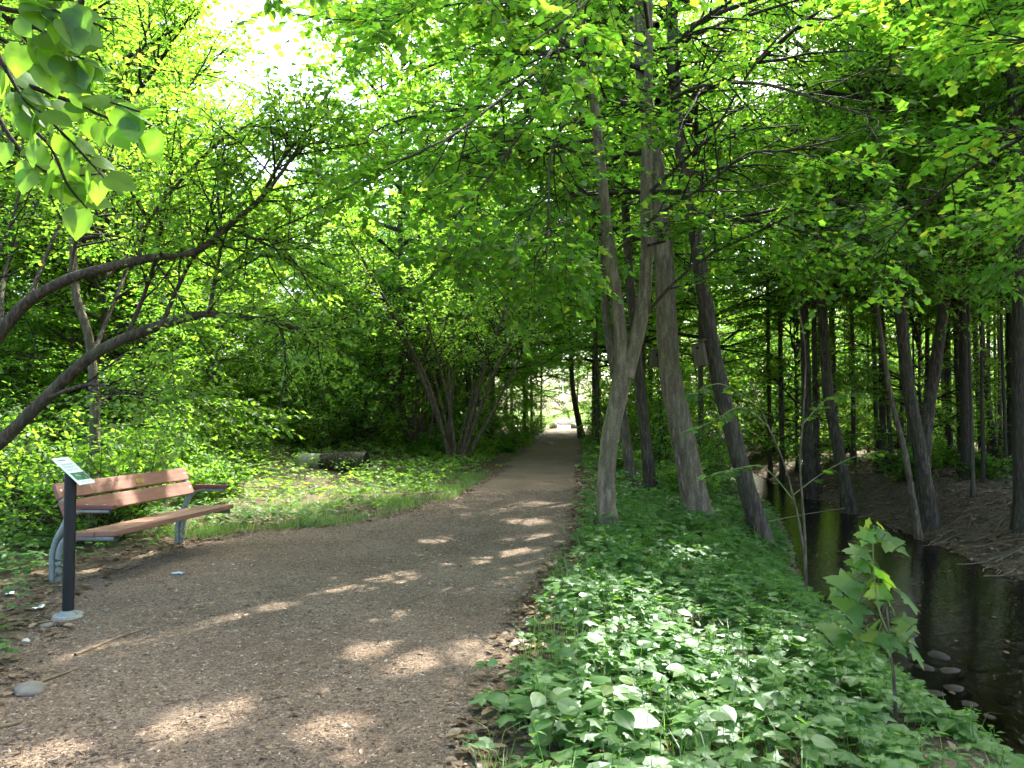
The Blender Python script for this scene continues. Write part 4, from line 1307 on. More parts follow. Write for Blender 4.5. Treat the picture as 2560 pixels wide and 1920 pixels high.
# ------------------------------------------------------------------ boxes and small builders
def box(mb, c, s, R=None, mi=0, bevel=.0):
    """box of size s centred at c, optional rotation matrix, chamfered edges when bevel > 0"""
    hx, hy, hz = [q / 2 for q in s]
    if bevel <= 0:
        v = np.array([[sx * hx, sy * hy, sz * hz] for sz in (-1, 1) for sy in (-1, 1) for sx in (-1, 1)])
        f = np.array([(0, 2, 3, 1), (4, 5, 7, 6), (0, 1, 5, 4), (2, 6, 7, 3), (0, 4, 6, 2), (1, 3, 7, 5)])
        if R is not None: v = v @ np.array(R).T
        mb.add(v + np.array(c), f, mi)
        return mb
    b_ = bevel
    import bmesh
    bm = bmesh.new()
    bmesh.ops.create_cube(bm, size=1)
    for vv in bm.verts:
        vv.co = Vector((vv.co.x * s[0], vv.co.y * s[1], vv.co.z * s[2]))
    bmesh.ops.bevel(bm, geom=list(bm.edges), offset=b_, segments=2, affect='EDGES', profile=.6)
    bm.verts.ensure_lookup_table()
    v = np.array([vv.co[:] for vv in bm.verts])
    if R is not None: v = v @ np.array(R).T
    v = v + np.array(c)
    tri = [[q.index for q in f.verts] for f in bm.faces]
    bm.free()
    for w in (3, 4):
        ff = [t_ for t_ in tri if len(t_) == w]
        if ff:
            mb.add(v, ff, mi)
    return mb


def rotm(axis, a):
    return np.array(Matrix.Rotation(a, 3, axis))


# ------------------------------------------------------------------ bench
BZ = float(zg(-4.13, 7.2))
bench = thing('park_bench', 'weathered reddish wooden bench on green-grey tube legs, behind the sign post', 'bench', (-4.13, 7.22, BZ), math.radians(-10))
LEN = 2.06
tilt = math.atan2(.15, .31)
for k, zc in enumerate((.672, .832)):
    xx = -.03 - (zc - .60) * .48
    R = rotm('Y', -tilt)
    box(MB(), (0, 0, 0), (.045, LEN, .152), None, 0, .009).obj('backrest_plank', 'bench_wood', bench, (xx, LEN / 2 - .02, zc)).rotation_euler = (0, -tilt, 0)
for k, xc in enumerate((.165, .385)):
    o = box(MB(), (0, 0, 0), (.212, LEN, .05), None, 0, .010).obj('seat_plank', 'bench_wood' if k == 0 else 'bench_wood', bench, (xc, LEN / 2 - .02, .445 + .012 * k))
    o.rotation_euler = (0, math.radians(-3), 0)
for yy, nm in ((.03, 'near'), (LEN - .07, 'far')):
    rear = spline([(-.20, yy, -.10), (-.20, yy, .10), (-.198, yy, .24), (-.16, yy, .38), (-.085, yy, .51), (-.055, yy, .60), (-.10, yy, .72), (-.155, yy, .85)], 32)
    MB().add(*tubes(rear[None], np.full((1, 32), .029), 12), 0, True).obj('leg', 'galv', bench)
    front = spline([(-.135, yy, -.10), (-.135, yy, .12), (-.13, yy, .26), (-.085, yy, .365), (.0, yy, .402), (.15, yy, .408), (.46, yy, .412)], 32)
    MB().add(*tubes(front[None], np.full((1, 32), .029), 12), 0, True).obj('leg', 'galv', bench)
    arm = spline([(-.03, yy, .58), (.03, yy, .63), (.10, yy, .652), (.25, yy, .655), (.40, yy, .66)], 16)
    MB().add(*tubes(arm[None], np.full((1, 16), .018), 10), 0, True).obj('armrest_bracket', 'galv', bench)
    ar = box(MB(), (0, 0, 0), (.42, .06, .04), None, 0, .008).obj('armrest', 'bench_red', bench, (.235, yy, .697))
    for bx_ in (-.08, .1):
        vs = [(math.cos(a) * .009, math.sin(a) * .009, .0) for a in np.linspace(0, 6.283, 8, endpoint=False)] + [(0, 0, .005)]
        MB().add(vs, [(j, (j + 1) % 8, 8) for j in range(8)]).obj('bolt', 'steel', ar, (bx_, 0, .0205))
for o in [c for c in bench.children if c.name.startswith('backrest_plank')]:
    for yy in (-LEN / 2 + .05, LEN / 2 - .05):
        vs = [(0.0, math.cos(a) * .011, math.sin(a) * .011) for a in np.linspace(0, 6.283, 8, endpoint=False)] + [(.006, 0, 0)]
        MB().add(vs, [(j, (j + 1) % 8, 8) for j in range(8)]).obj('bolt', 'steel', o, (.0229, yy, 0))
pl = box(MB(), (0, 0, 0), (.004, .11, .05), None, 0, .0012).obj('plaque', 'brass', bench, (-.03 - (.832 - .60) * .48 + .026, LEN * .56, .835))
pl.rotation_euler = (0, -tilt, 0)

# ------------------------------------------------------------------ sign post
sx, sy = -3.42, 5.98
sign = thing('information_sign', 'small slanted information panel on a round black post, in front of the bench', 'sign', (sx, sy, 0))
n = 28
ring = lambda r, z: [(r * math.cos(a), r * math.sin(a), z) for a in np.linspace(0, 2 * math.pi, n, endpoint=False)]


def lathe(prof):
    V = []
    for r, z in prof: V += ring(r, z)
    m_ = len(prof)
    i = np.arange(m_ * n).reshape(m_, n)
    F = np.stack([i[:-1], np.roll(i, -1, 1)[:-1], np.roll(i, -1, 1)[1:], i[1:]], -1).reshape(-1, 4)
    return V, F


PT = math.radians(42)
# post cut off on the slant of the panel
prof_z = [-.05, .5, 1.0]
V = []
for z in prof_z: V += ring(.042, z)
V += [(.042 * math.cos(a), .042 * math.sin(a), 1.105 - .042 * math.cos(a) * math.tan(PT)) for a in np.linspace(0, 2 * math.pi, n, endpoint=False)]
i = np.arange(4 * n).reshape(4, n)
F = np.stack([i[:-1], np.roll(i, -1, 1)[:-1], np.roll(i, -1, 1)[1:], i[1:]], -1).reshape(-1, 4)
MB().add(V, F, 0, True).obj('post', 'black_paint', sign)
V, F = lathe([(.115, -.03), (.11, .022), (.098, .034), (.07, .024), (.046, .028), (.0, .028)])
MB().add(V, F, 0, True).obj('footing', 'concrete', sign)
V, F = lathe([(.072, .022), (.066, .034), (.05, .046), (.0425, .060)])
MB().add(V, F, 0, True).obj('collar', 'galv', sign)
panel = box(MB(), (0, 0, 0), (.30, .215, .008), None, 0, .002).obj('panel', 'panel_white', sign, (.0, .04, 1.125))
panel.rotation_euler = (0, PT, 0)


def on_panel(name, mat, x0, x1, y0, y1, z=.0046):
    return MB().add([(x0, y0, z), (x1, y0, z), (x1, y1, z), (x0, y1, z)], [(0, 1, 2, 3)]).obj(name, mat, panel)


on_panel('heading', 'panel_dark', -.122, -.113, -.085, .03)
on_panel('text_line', 'panel_text', -.100, -.095, -.085, -.04)
for xx, e in ((-.082, .075), (-.074, .08), (-.066, .05), (-.052, .08), (-.044, .07), (-.036, .03), (-.020, .08), (-.012, .06), (-.004, -.02)):
    on_panel('text_line', 'panel_text', xx, xx + .0035, -.085, e)
on_panel('picture', 'panel_print', .022, .105, -.088, .1)
for q in range(7):
    on_panel('emblem', 'panel_text' if q else 'panel_dark', .119, .133 - .004 * (q % 2), -.05 + q * .021, -.05 + q * .021 + .009)


# ------------------------------------------------------------------ log, stones, boulders
def rock(name, mat, loc, s, seed, label=None, cat='stone', group=None, sub=3, flat=.75):
    import bmesh
    bm = bmesh.new()
    bmesh.ops.create_icosphere(bm, subdivisions=sub, radius=.5)
    for v in bm.verts:
        p = v.co.copy()
        f = 1 + .28 * noise.noise(p * 2.2 + Vector((seed * 3.1, seed, 0))) + .10 * noise.noise(p * 6 + Vector((seed, 0, 0)))
        v.co = Vector((p.x * f * s[0], p.y * f * s[1], p.z * f * s[2]))
    me = bpy.data.meshes.new(name)
    bm.to_mesh(me); bm.free()
    me.materials.append(MAT[mat])
    me.polygons.foreach_set('use_smooth', np.ones(len(me.polygons), bool))
    o = place(name, me, None, loc, (0, 0, seed))
    if label: tag(o, label, cat, group)
    return o


# log lying left of the path
lp = at(333, 462, 18.8)
lz = float(zg(lp[0], lp[1]))
log = thing('fallen_log', 'short thick log lying in the undergrowth, bark peeled pale at one end', 'log', (lp[0], lp[1], lz))
r_ = np.random.default_rng(9)
nn, ss = 16, 14
xs_l = np.linspace(-.85, .85, nn)
P = np.stack([xs_l, .35 * xs_l * -.6, np.full(nn, .21)], -1)[None]
Rr = (.225 + .02 * np.sin(xs_l * 3))[None]
for (a, b_, mat, nm) in ((0, 6, 'pale_wood', 'peeled_end'), (5, nn, 'bark_dark', 'bark')):
    V, F = tubes(P[:, a:b_], Rr[:, a:b_] * (.965 if a == 0 else 1), ss, .03, r_)
    MB().add(V, F, 0, True).obj(nm, mat, log)
for k, sg in ((0, -1), (nn - 1, 1)):
    c = P[0, k]; rr_ = Rr[0, k] * .96
    ax = norm(np.array([1, -.21, 0])); A = np.array([0, 0, 1.]); B = np.cross(ax, A)
    vs = [c + sg * ax * .004] + [c + sg * ax * .001 + rr_ * (math.cos(t_) * A + math.sin(t_) * B) for t_ in np.linspace(0, 6.283, 16, endpoint=False)]
    MB().add(vs, [(0, 1 + j, 1 + (j + 1) % 16) for j in range(16)]).obj('cut_face', 'wood_cut' if sg < 0 else 'hole', log)

p = at(553, 428, 66)
rock('boulder', 'mossy_stone', (p[0], p[1], .24), (.75, .7, .58), 3, 'rounded mossy boulder at the left side where the path opens', 'boulder', 'boulders at the end of the path')
rock('boulder', 'stone', (at(574, 429, 66)[0], 66, .22), (.7, .6, .55), 5, 'brown boulder at the right side where the path opens', 'boulder', 'boulders at the end of the path')
p = at(568, 419, 82)
o = rock('stone_block', 'pale_stone', (p[0], 82, .28), (2.9, .8, .62), 8, 'long pale stone block lying across the sunny clearing', 'stone block')
o.rotation_euler = (0, 0, .05)
p = at(563, 417, 84)
pole = thing('white_pole', 'thin white pole standing at the back of the sunny clearing', 'pole', (p[0], 84, 0))
MB().add(*tubes(np.array([[(0, 0, -.05), (0, 0, 2.6), (0, 0, 5.2)]], float), np.array([[.05, .045, .04]]), 8), 0, True).obj('shaft', 'pole_white', pole)
MB().add(*tubes(np.array([[(0, 0, 5.2), (.0, 0, 5.26), (0, 0, 5.32)]], float), np.array([[.07, .09, .02]]), 8), 0, True).obj('cap', 'pole_white', pole)
# small trail marker by the leaning trunk near the end of the path
p = at(579, 438, 43)
mk = thing('trail_marker', 'dark thin post with a small white tilted plate near the path end', 'sign', (p[0], p[1], float(zg(p[0], p[1]))))
MB().add(*tubes(np.array([[(0, 0, -.05), (0, 0, .5), (0, 0, .62)]], float), np.array([[.035, .035, .035]]), 8), 0, True).obj('post', 'black_paint', mk)
o = box(MB(), (0, 0, 0), (.30, .22, .012), None, 0, .003).obj('plate', 'panel_white', mk, (0, 0, .66)); o.rotation_euler = (0, math.radians(-40), 0)
traced('forest_tree', 'leaning tree with pale flaking bark where the path meets the clearing', [(1258, 948), (1248, 900), (1240, 860), (1236, 820), (1232, 700), (1228, 500)], 44, .19, .1, 'bark_grey', 6, 4, 1.2, 'trees right of the path')

# stream stones
rng = np.random.default_rng(77)
names = ['largest', 'second', 'third', 'fourth', 'fifth', 'sixth', 'seventh', 'eighth', 'ninth', 'tenth', 'eleventh', 'twelfth', 'thirteenth', 'fourteenth']
stones = []
for k, (u, v, s) in enumerate([(905, 632, .30), (938, 652, .26), (948, 667, .22), (925, 664, .24), (955, 684, .24), (910, 680, .20), (935, 690, .22), (968, 700, .22), (978, 660, .15), (915, 650, .16), (960, 640, .14), (990, 712, .20), (1005, 690, .16), (930, 640, .13)]):
    Y = 769 * (EYE - WATER) / (v - 410)
    q = at(u, v, Y)
    stones.append((q[1], q[0], s))
stones.sort(reverse=True)
for k, (y, x, s) in enumerate(stones):
    rock('stream_stone', 'wet_stone', (x, y, WATER - .05), (s * (1.1 + .5 * ((k * 37) % 10) / 10), s, s * .6), k * 1.7 + 1, f'wet dark stone in the shallow stream edge, {ORD[k]} counting from the far end', 'stone', 'stones at the stream edge', 2)

# stones and scraps by the sign
for k, (u, v, s, lab, mat) in enumerate([(30, 690, .15, 'grey rounded stone at the left path edge below the sign', 'stone'), (46, 626, .07, 'small flat stone beside the sign footing', 'stone'), (106, 611, .05, 'small angular brown stone right of the sign footing', 'stone'), (26, 641, .05, 'pale pebble among leaves at the left path edge', 'pale_stone')]):
    Y = 769 * EYE / (v - 410); q = at(u, v, Y)
    rock('stone', mat, (q[0], q[1], .02), (s * 1.3, s, s * .6), k + 31, lab, 'stone', None, 2)


def scrap(name, mat, u, v, s, lab, cat, seed):
    Y = 769 * EYE / (v - 410); q = at(u, v, Y)
    r_ = np.random.default_rng(seed)
    nn = 5
    gx, gy = np.meshgrid(np.linspace(-1, 1, nn), np.linspace(-.6, .6, nn))
    z = .02 + .012 * r_.random((nn, nn))
    V = np.stack([gx * s, gy * s + .1 * s * gx, z], -1).reshape(-1, 3)
    i = np.arange(nn * nn).reshape(nn, nn)
    F = np.stack([i[:-1, :-1], i[:-1, 1:], i[1:, 1:], i[1:, :-1]], -1).reshape(-1, 4)
    o = MB().add(V, F).obj(name, mat, None, (q[0], q[1], 0.0)); o.rotation_euler = (0, 0, seed)
    tag(o, lab, cat)


scrap('paper_scrap', 'paper', 40, 608, .05, 'white scrap of paper on the ground left of the sign', 'paper', 1)
scrap('paper_scrap', 'paper', 10, 594, .05, 'white scrap of paper among leaves nearest the left edge', 'paper', 2)
scrap('wrapper', 'wrapper', 178, 574, .06, 'crumpled pale blue wrapper on the dirt before the bench', 'litter', 3)


def stick(pts, r, lab, seed):
    P = spline(pts, 12)[None]
    o = MB().add(*tubes(P, np.linspace(r, r * .5, 12)[None], 6, .12, np.random.default_rng(seed)), 0, True).obj('stick', 'dirt_wood')
    tag(o, lab, 'stick', 'sticks on the ground')


def gp(u, v, h=.02):
    Y = 769 * EYE / (v - 410); q = at(u, v, Y); q[2] = h; return q


stick([gp(32, 688), gp(45, 680), gp(62, 674), gp(78, 668)], .012, 'bent brown stick at the left path edge below the sign', 1)
stick([gp(0, 726), gp(15, 723), gp(22, 721)], .012, 'short stick cut off by the frame low on the left', 2)
stick([gp(75, 655), gp(98, 646), gp(120, 637), gp(150, 628)], .012, 'long stick along the sunlit streak right of the sign', 3)
stick([gp(400, 606), gp(420, 598), gp(436, 592)], .008, 'thin stick lying on the middle of the path', 4)
stick([gp(760, 505, -.3), gp(800, 498, -.3), gp(846, 492, -.3)], .01, 'bare twig lying near the stream bend', 5)

# ------------------------------------------------------------------ plants with leaves one can pick out
def fine_leaf(kind):
    """a larger leaf mesh with a stalk, tip along +x, unit length"""
    mb = MB()
    if kind == 'maple':
        h = [(0, 0), (-.05, .10), (-.09, .20), (-.02, .30), (-.06, .47), (.08, .40), (.20, .31), (.30, .44), (.52, .57), (.53, .42), (.62, .38), (.56, .20), (.70, .20), (.76, .10), (1.0, 0)]
    elif kind == 'round':
        h = [(0, 0), (-.07, .12), (-.06, .25), (.05, .38), (.22, .45), (.42, .43), (.60, .34), (.76, .21), (.90, .08), (1.0, 0)]
    else:
        h = [(0, 0), (.04, .12), (.14, .24), (.30, .32), (.48, .32), (.66, .25), (.82, .14), (.93, .05), (1.0, 0)]
    n_ = len(h)
    for sg in (1, -1):
        v, f = [], []
        for q in (1.0, .5, 0.0):
            for j, (x_, y_) in enumerate(h):
                xx = x_ + (1 - q) * .10 * (.5 - x_) * (1 if 0 < j < n_ - 1 else 0)
                yy = y_ * q
                v.append((xx, sg * yy, .07 * yy - .26 * yy * yy - .14 * xx * xx + (.008 if q == .5 and j % 2 else 0)))
        for r in range(2):
            for j in range(n_ - 1):
                a_, b2, c_, d_ = r * n_ + j, r * n_ + j + 1, (r + 1) * n_ + j + 1, (r + 1) * n_ + j
                if sg < 0:
                    f += [(a_, b2, c_), (a_, c_, d_)]
                else:
                    f += [(b2, a_, c_), (c_, a_, d_)]
        mb.add(v, f, 0, True)
    mb.add(*tubes(np.array([[(-.42, 0, .02), (-.2, 0, .015), (.0, 0, 0)]]), np.array([[.010, .010, .010]]), 4), 1)
    return mb


LEAFM = {}


def leaf_mesh(kind, mat):
    if (kind, mat) not in LEAFM:
        LEAFM[(kind, mat)] = fine_leaf(kind).mesh('leaf', [mat, 'stalk'])
    return LEAFM[(kind, mat)]


MAT['stalk'] = pbr('leaf_stalk', (.14, .17, .05), .6)
MAT['young_leaf'] = leaf_mat('young_leaf', [(0, (.11, .19, .03)), (1, (.15, .22, .03))], [(0, (.32, .52, .04)), (1, (.4, .55, .04))], .5)


def leaf_at(root, base, pos, dirv, nrm, size, kind, mat):
    x = norm(np.array(dirv, float)); z = np.array(nrm, float); z = norm(z - (z @ x) * x); y = np.cross(z, x)
    o = bpy.data.objects.new('leaf', leaf_mesh(kind, mat))
    COL.objects.link(o)
    o.parent = root
    o.matrix_local = Matrix(((x[0] * size, y[0] * size, z[0] * size, pos[0] - base[0]), (x[1] * size, y[1] * size, z[1] * size, pos[1] - base[1]), (x[2] * size, y[2] * size, z[2] * size, pos[2] - base[2]), (0, 0, 0, 1)))
    return o


# maple sapling in front of the stream
def Z8(a, b_, Y):
    return at((1700 + a / 2.572) / 2.5, (1150 + b_ / 2.572) / 2.5, Y)


rng = np.random.default_rng(91)
Ys = 4.65
b0 = fix_base(Z8(1388, 1560, Ys))
sap = thing('maple_sapling', 'knee-high maple sapling with broad lobed leaves standing in the ground cover near the stream', 'sapling', tuple(b0))
main = [b0, Z8(1375, 1400, Ys), Z8(1350, 1240, Ys), Z8(1338, 1080, Ys), Z8(1328, 940, Ys)]
MB().add(*tubes(spline(np.array(main) - b0, 14)[None], np.linspace(.011, .007, 14)[None], 7), 0, True).obj('stem', 'bark_hazel', sap)
shoot = [Z8(1340, 1110, Ys), Z8(1290, 1000, Ys), Z8(1262, 860, Ys), Z8(1245, 700, Ys), Z8(1240, 520, Ys), Z8(1246, 420, Ys)]
MB().add(*tubes(spline(np.array(shoot) - b0, 14)[None], np.linspace(.006, .003, 14)[None], 6), 0, True).obj('shoot', 'stalk', sap)
for (a, b_, s, mt) in [(1205, 405, .075, 1), (1292, 422, .08, 1), (1195, 488, .13, 0), (1290, 470, .11, 0), (1360, 528, .22, 0), (1145, 592, .17, 0), (1150, 668, .16, 0), (1060, 800, .25, 0), (1195, 800, .17, 0),
                       (1315, 750, .20, 0), (1090, 955, .24, 0), (1345, 905, .16, 0), (1475, 905, .20, 0), (1455, 1045, .16, 0), (985, 1115, .24, 0), (1080, 1050, .20, 0), (1440, 1110, .18, 0), (1340, 1165, .18, 0),
                       (1515, 1235, .21, 0), (1225, 1085, .18, 0), (1280, 860, .17, 0), (1390, 1180, .17, 0), (1150, 1140, .2, 0), (1260, 1150, .18, 0)]:
    c = Z8(a, b_, Ys + rng.uniform(-.12, .12))
    tr = np.array(main + shoot); hub = tr[np.argmin(np.abs(tr[:, 2] - c[2] + .04))]
    d = c - hub; d[2] *= .25; d[1] = rng.uniform(-.2, .1)
    d = norm(d + np.array([0, 0, -.10]))
    s *= .92
    leaf_at(sap, b0, c - d * s * .35, d, (rng.normal() * .2, -.5 + rng.normal() * .2, 1), s, 'maple', 'young_leaf' if mt else 'maple_leaf')

# young maple leaning over the stream edge, thin stems and flat sprays
Ym = 9.0
b0 = fix_base(D(1742, 1262, Ym))
ym = thing('maple_sapling', 'tall thin young maple with flat leaf sprays, between the dark leaning tree and the stream', 'sapling', tuple(b0))
st = [[b0, D(1735, 1180, Ym), D(1715, 1080, Ym), D(1690, 990, Ym), D(1650, 900, Ym), D(1620, 820, Ym)],
      [b0, D(1738, 1150, Ym), D(1728, 1000, Ym), D(1735, 900, Ym), D(1740, 760, Ym), D(1720, 640, Ym)]]
for k, q in enumerate(st):
    MB().add(*tubes(spline(np.array(q) - b0, 18)[None], np.linspace(.017, .006, 18)[None], 6), 0, True).obj('stem', 'bark_hazel', ym)
br = [[D(1715, 1080, Ym), D(1650, 1010, Ym), D(1580, 1015, Ym - .2), D(1510, 1035, Ym - .3)], [D(1712, 1070, Ym), D(1780, 1020, Ym), D(1850, 985, Ym - .2), D(1900, 975, Ym - .3)],
      [D(1660, 920, Ym), D(1600, 880, Ym - .2), D(1540, 910, Ym - .4), D(1470, 935, Ym - .5)], [D(1730, 920, Ym), D(1790, 860, Ym), D(1850, 850, Ym - .3)], [D(1640, 880, Ym), D(1560, 830, Ym - .2), D(1490, 850, Ym - .3)]]
for k, q in enumerate(br):
    P = spline(np.array(q), 20)
    MB().add(*tubes((P - b0)[None], np.linspace(.007, .003, 20)[None], 5), 0, True).obj('branch', 'stalk', ym)
    for j in range(18):
        t_ = 3 + int(rng.integers(0, 17)); T = norm(P[min(19, t_ + 1)] - P[t_ - 1]) if t_ < 19 else norm(P[19] - P[17])
        sd = 1 if j % 2 else -1
        h_ = np.cross(T, (0, 0, 1.))
        d = norm(T * .5 + sd * h_ * rng.uniform(.4, 1) + rng.normal(size=3) * .15 + np.array([0, 0, -.2]))
        leaf_at(ym, b0, P[t_] + d * .05, d, (rng.normal() * .25, -.2 + rng.normal() * .25, 1), rng.uniform(.08, .14), 'maple', 'maple_leaf')

# broad-leaved plants standing out of the cover
plants = [(545, 745, 3.7, .30, 9, .17, 'broad-leaved plant with large oval leaves at the path edge nearest the viewer'),
          (612, 742, 3.75, .34, 9, .15, 'leafy plant with pale young tip, just right of the nearest broad-leaved plant'),
          (672, 625, 5.6, .30, 7, .16, 'broad-leaved plant in the middle of the sunlit ground cover'),
          (565, 600, 6.3, .22, 6, .13, 'broad-leaved plant at the path edge beside the sunlit ground cover'),
          (700, 745, 3.75, .24, 7, .14, 'broad-leaved plant low in the middle of the ground cover before the sapling'),
          (800, 752, 3.7, .26, 8, .15, 'broad-leaved plant low in the ground cover below the sapling'),
          (640, 690, 4.4, .22, 6, .13, 'broad-leaved plant between the sunlit patch and the nearest plants')]
for (u, v, Y, h, nl, s, lab) in plants:
    b0 = at(u, v, Y); b0 = fix_base(b0)
    pl_ = thing('broadleaf_plant', lab, 'plant', tuple(b0), 0, 'broad-leaved plants in the ground cover')
    MB().add(*tubes(np.array([[(0, 0, -.02), (.01, .005, h * .5), (.0, .01, h)]]), np.array([[.005, .004, .003]]), 6), 0, True).obj('stem', 'stalk', pl_)
    for j in range(nl):
        az = j * 2.4 + rng.uniform(-.3, .3); q = (j + 1) / nl
        d = np.array([math.cos(az), math.sin(az), rng.uniform(-.25, .2)])
        ss_ = s * (1.1 - .45 * q) * rng.uniform(.85, 1.1)
        leaf_at(pl_, (0, 0, 0), np.array([0, 0, h * (.45 + .55 * q)]) + d * ss_ * .42, d, (rng.normal() * .2, rng.normal() * .2 - .15, 1), ss_, 'ovate' if j % 3 else 'round', 'young_leaf' if (q > .85 and 'pale' in lab) else 'cover_leaf')


# ---- linden left of the viewer: its low boughs hang into view
def Z1(a, b_, Y):
    return at(a / 2.572 / 2.5, b_ / 2.572 / 2.5, Y)


b0 = fix_base((-4.3, .9, 0))
lin = thing('linden_tree', 'linden whose low boughs of large round leaves hang down into the upper left corner', 'tree', tuple(b0))
r_ = np.random.default_rng(61)
trunk_mesh(r_, [(0, 0, 0), (.1, .05, 2), (.0, .2, 5), (.2, .3, 9)], .2, .08, 24, 12).obj('trunk', 'bark_grey', lin)
Yl = 2.5
tw = [([(-700, -500), (-200, -60), (50, 120), (300, 400), (600, 610), (900, 720)], Yl), ([(-650, -350), (-150, 250), (100, 520), (350, 800), (550, 1010), (700, 1180)], Yl + .2), ([(-150, 250), (150, 750), (330, 950), (430, 1180), (560, 1340)], Yl + .3),
      ([(-600, -450), (-50, -150), (250, -20), (450, 0)], Yl - .1), ([(-100, 200), (60, 480), (150, 640), (260, 720)], Yl + .1), ([(50, 120), (280, 200), (420, 330), (540, 380)], Yl), ([(100, 520), (420, 640), (700, 760), (960, 800)], Yl + .15), ([(-100, 600), (80, 900), (250, 1080), (420, 1130), (640, 1120)], Yl + .35), ([(-200, 0), (150, 80), (330, 60), (480, 150)], Yl - .1)]
for q, Y in tw:
    P = spline(np.array([Z1(a, b_, Y) for a, b_ in q]), 24)
    MB().add(*tubes((P - b0)[None], np.linspace(.010, .003, 24)[None], 6), 0, True).obj('branch', 'twig', lin)
    for j in range(13):
        t_ = 5 + int(18 * (j + rng.random()) / 13)
        t_ = min(t_, 22); T = norm(P[t_ + 1] - P[t_]); h_ = norm(np.cross(T, (0, 1., 0)))
        d = norm(T * .6 + (1 if j % 2 else -1) * h_ * rng.uniform(.2, .8) + rng.normal(size=3) * .25 + np.array([0, 0, -.35]))
        leaf_at(lin, b0, P[t_] + d * .035, d, (rng.normal() * .5, -.6 + rng.normal() * .4, .6), rng.uniform(.07, .12), 'round', 'linden_leaf')
Yc = 5.2
for q in ([(1500, -400), (1700, -150), (1800, 0), (1900, 90)], [(1500, -400), (1900, -200), (2050, -20), (2120, 110)], [(1600, -300), (1720, -60), (1750, 60)]):
    P = spline(np.array([Z1(a, b_, Yc) for a, b_ in q]), 16)
    MB().add(*tubes((P - b0)[None], np.linspace(.006, .002, 16)[None], 5), 0, True).obj('branch', 'twig', lin)
    for j in range(12):
        t_ = min(5 + int(10 * rng.random()), 14); T = norm(P[t_ + 1] - P[t_]); h_ = norm(np.cross(T, (0, 1., 0)))
        d = norm(T * .5 + (1 if j % 2 else -1) * h_ * .6 + rng.normal(size=3) * .3 + np.array([0, 0, -.4]))
        leaf_at(lin, b0, P[t_] + d * .03, d, (rng.normal() * .5, -.4 + rng.normal() * .4, .7), rng.uniform(.06, .095), 'round', 'linden_leaf')
P, R = radial_limbs(r_, 7.0, 4.8, 26, 0, 60)
P[:, :, 2] += 4.5
P[:, :, 0] += 2.0 * np.linspace(0, 1, 6)[None] ** .5
P[:, :, 1] += 2.2 * np.linspace(0, 1, 6)[None] ** .5  # unseen crown, added against sky light and pushed forward to shade the hanging leaves


def out_of_view(p):
    y_ = np.maximum(p[:, 1], .01)
    return ~((p[:, 2] < EYE + .56 * y_) & (p[:, 1] > .3))


cfg = dict(n2=9, l2=(.9, 1.8), n3=6, l3=(.35, .8), k=8, size=.12, leaf='plain', flat=.4, twigs=False, limbs=False, strict=True)
tag(crown_parts(r_, P, R, cfg, carve=lambda p: out_of_view(p + b0) & in_shaft(p + b0)).obj('crown', ['linden_leaf', 'twig'], lin), kind='stuff')

LQ = [[b0 + (0, 0, 4.3), (-2.6, 2.2, 5.0), (-1.2, 3.4, 5.6), (.4, 4.6, 6.0)], [b0 + (0, 0, 4.6), (-2.6, 3.2, 5.6), (-1.6, 5.0, 6.2), (-.8, 6.6, 6.7)], [b0 + (0, 0, 4.9), (-2.2, 1.6, 5.8), (-.4, 2.4, 6.2), (1.2, 3.4, 6.4)], [b0 + (0, 0, 5.2), (-3.4, 3.4, 6.0), (-3.0, 5.4, 6.6), (-2.6, 7.0, 7.0)]]  # extra boughs above the frame, added only to shade the hanging leaves
LP, LR = [], []
for q in LQ:
    P = spline(np.array(q) - b0, 16); R = np.linspace(.04, .008, 16)
    a, b_ = resample(P, R, 8); LP.append(a); LR.append(b_)
cfg = dict(n2=13, l2=(.6, 1.3), n3=6, l3=(.3, .6), k=7, size=.10, leaf='plain', flat=.3, twigs=False, limbs=False, strict=True)
tag(crown_parts(r_, np.array(LP), np.array(LR), cfg, carve=lambda p: out_of_view(p + b0) & in_shaft(p + b0)).obj('boughs', ['linden_leaf', 'twig'], lin), kind='stuff')

# ---- maple right of the viewer, beyond the frame, its boughs across the upper right
b0 = fix_base((5.6, 3.6, 0)); b0[0] = 3.75; b0 = fix_base(b0)
mp_ = thing('maple_tree', 'maple rooted beyond the right edge whose dark boughs cross the upper right corner', 'tree', tuple(b0))
r_ = np.random.default_rng(62)
trunk_mesh(r_, [(0, 0, 0), (.05, .05, 2), (.1, .0, 5), (.0, .2, 9)], .17, .08, 24, 12).obj('trunk', 'bark_dark', mp_)
LQ = [[b0 + (0.1, 0, 4.0), at(1080, 120, 5.0), at(1000, 150, 5.8), at(930, 200, 6.6), at(870, 260, 7.2)], [b0 + (0.1, 0, 4.6), at(1090, 30, 5.0), at(1010, 40, 6), at(920, 40, 7)],
      [b0 + (0, 0, 5), at(1060, -60, 5), at(960, -40, 6), at(880, 20, 6.8)], [b0 + (0, 0, 3.8), at(1120, 180, 6), at(1060, 200, 7.5), at(990, 230, 8.6)]]
LP, LR = [], []
for q in LQ:
    P = spline(np.array(q) - b0, 16); R = np.linspace(.022, .006, 16)
    MB().add(*tubes(P[None], R[None], 6), 0, True).obj('limb', 'bark_dark', mp_)
    a, b_ = resample(P, R, 8); LP.append(a); LR.append(b_)
cfg = dict(n2=15, l2=(.5, 1.2), n3=7, l3=(.25, .6), k=8, size=.082, leaf='star', flat=.28, tilt=.28, limbs=False, t0=.3)
tag(crown_parts(r_, np.array(LP), np.array(LR), cfg, carve=lambda p: in_shaft(p + b0)).obj('sprays', ['maple_leaf', 'twig'], mp_), kind='stuff')
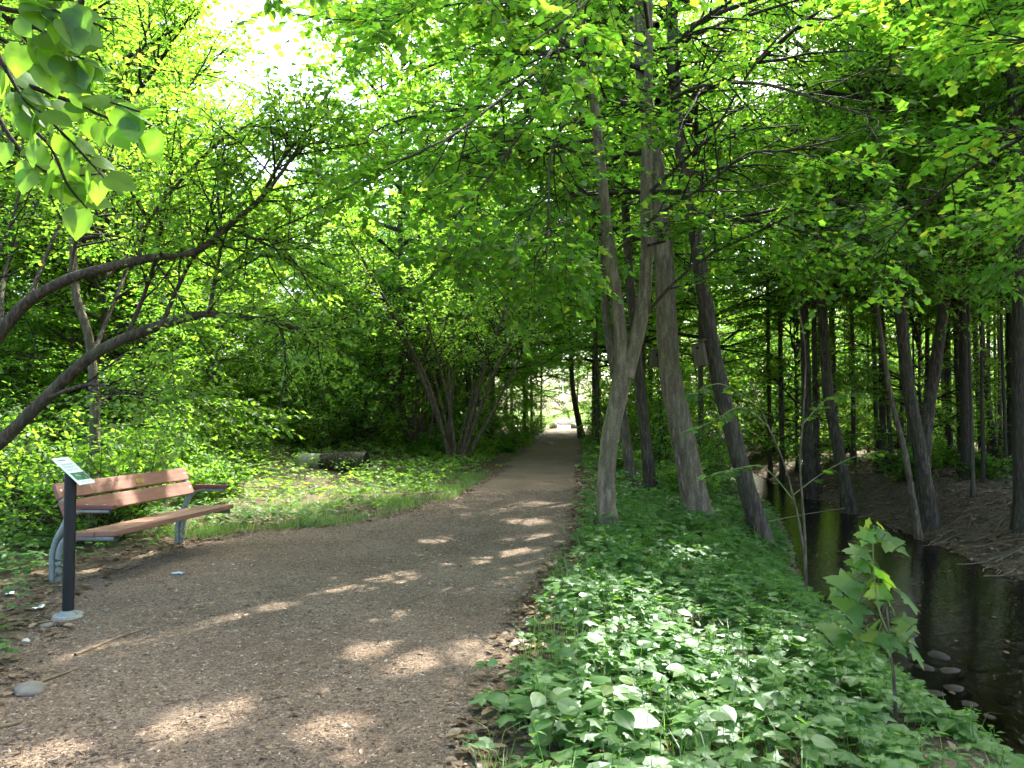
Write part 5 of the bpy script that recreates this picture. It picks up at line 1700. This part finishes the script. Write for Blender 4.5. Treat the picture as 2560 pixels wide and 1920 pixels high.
P, R = radial_limbs(r_, 6.5, 4.2, 24, 0, 60)  # unseen crown over the viewer, added to hold back sky light
P[:, :, 2] += 4.6
cfg = dict(n2=9, l2=(.9, 1.8), n3=6, l3=(.35, .8), k=8, size=.12, leaf='plain', flat=.4, twigs=False, limbs=False, strict=True)
tag(crown_parts(r_, P, R, cfg, carve=lambda p: out_of_view(p + b0) & in_shaft(p + b0)).obj('crown', ['maple_leaf', 'twig'], mp_), kind='stuff')

# ------------------------------------------------------------------ nest boxes
def nest_box(label, loc, w, h, rz, hole_front=True, lean=0.0):
    root = thing('nest_box', label, 'nest box', tuple(loc), rz, 'nest boxes on the trees')
    root.rotation_euler = (0, lean, rz)
    dpt = w * .95
    t_ = .018
    box(MB(), (0, 0, 0), (w, t_, h), None, 0, .003).obj('front', 'box_wood', root, (0, -dpt / 2, h / 2))
    box(MB(), (0, 0, 0), (w, t_, h * 1.06), None, 0, .003).obj('back', 'box_wood', root, (0, dpt / 2, h / 2 + .01))
    for sg in (-1, 1):
        box(MB(), (0, 0, 0), (t_, dpt - t_ - .002, h - .004), None, 0, .003).obj('side', 'box_wood', root, (sg * (w / 2 - t_ / 2), 0, h / 2))
    box(MB(), (0, 0, 0), (w - 2 * t_ - .002, dpt - t_ - .002, t_), None, 0, 0).obj('floor', 'box_wood', root, (0, 0, t_ / 2 + .002))
    o = box(MB(), (0, 0, 0), (w * 1.45, dpt * 1.5, .022), None, 0, .004).obj('roof', 'box_roof', root, (0, -.02, h + .035)); o.rotation_euler = (math.radians(10), 0, 0)
    vs = [(0, 0, 0)] + [(.02 * math.cos(a), 0, .02 * math.sin(a)) for a in np.linspace(0, 6.283, 16, endpoint=False)]
    MB().add(vs, [(0, 1 + (j + 1) % 16, 1 + j) for j in range(16)]).obj('entrance_hole', 'hole', root, (0, -dpt / 2 - t_ / 2 - .002, h * .78))
    return root


q = at(655, 367, 12.75)
nest_box('weathered nest box with a round hole on the thick leaning tree', q, .15, .25, math.radians(8), lean=.05)
q = at(702, 366, 12.0)
nest_box('larger mossy nest box fixed to the left side of the dark leaning tree', q, .17, .36, math.radians(-28), lean=-.16)
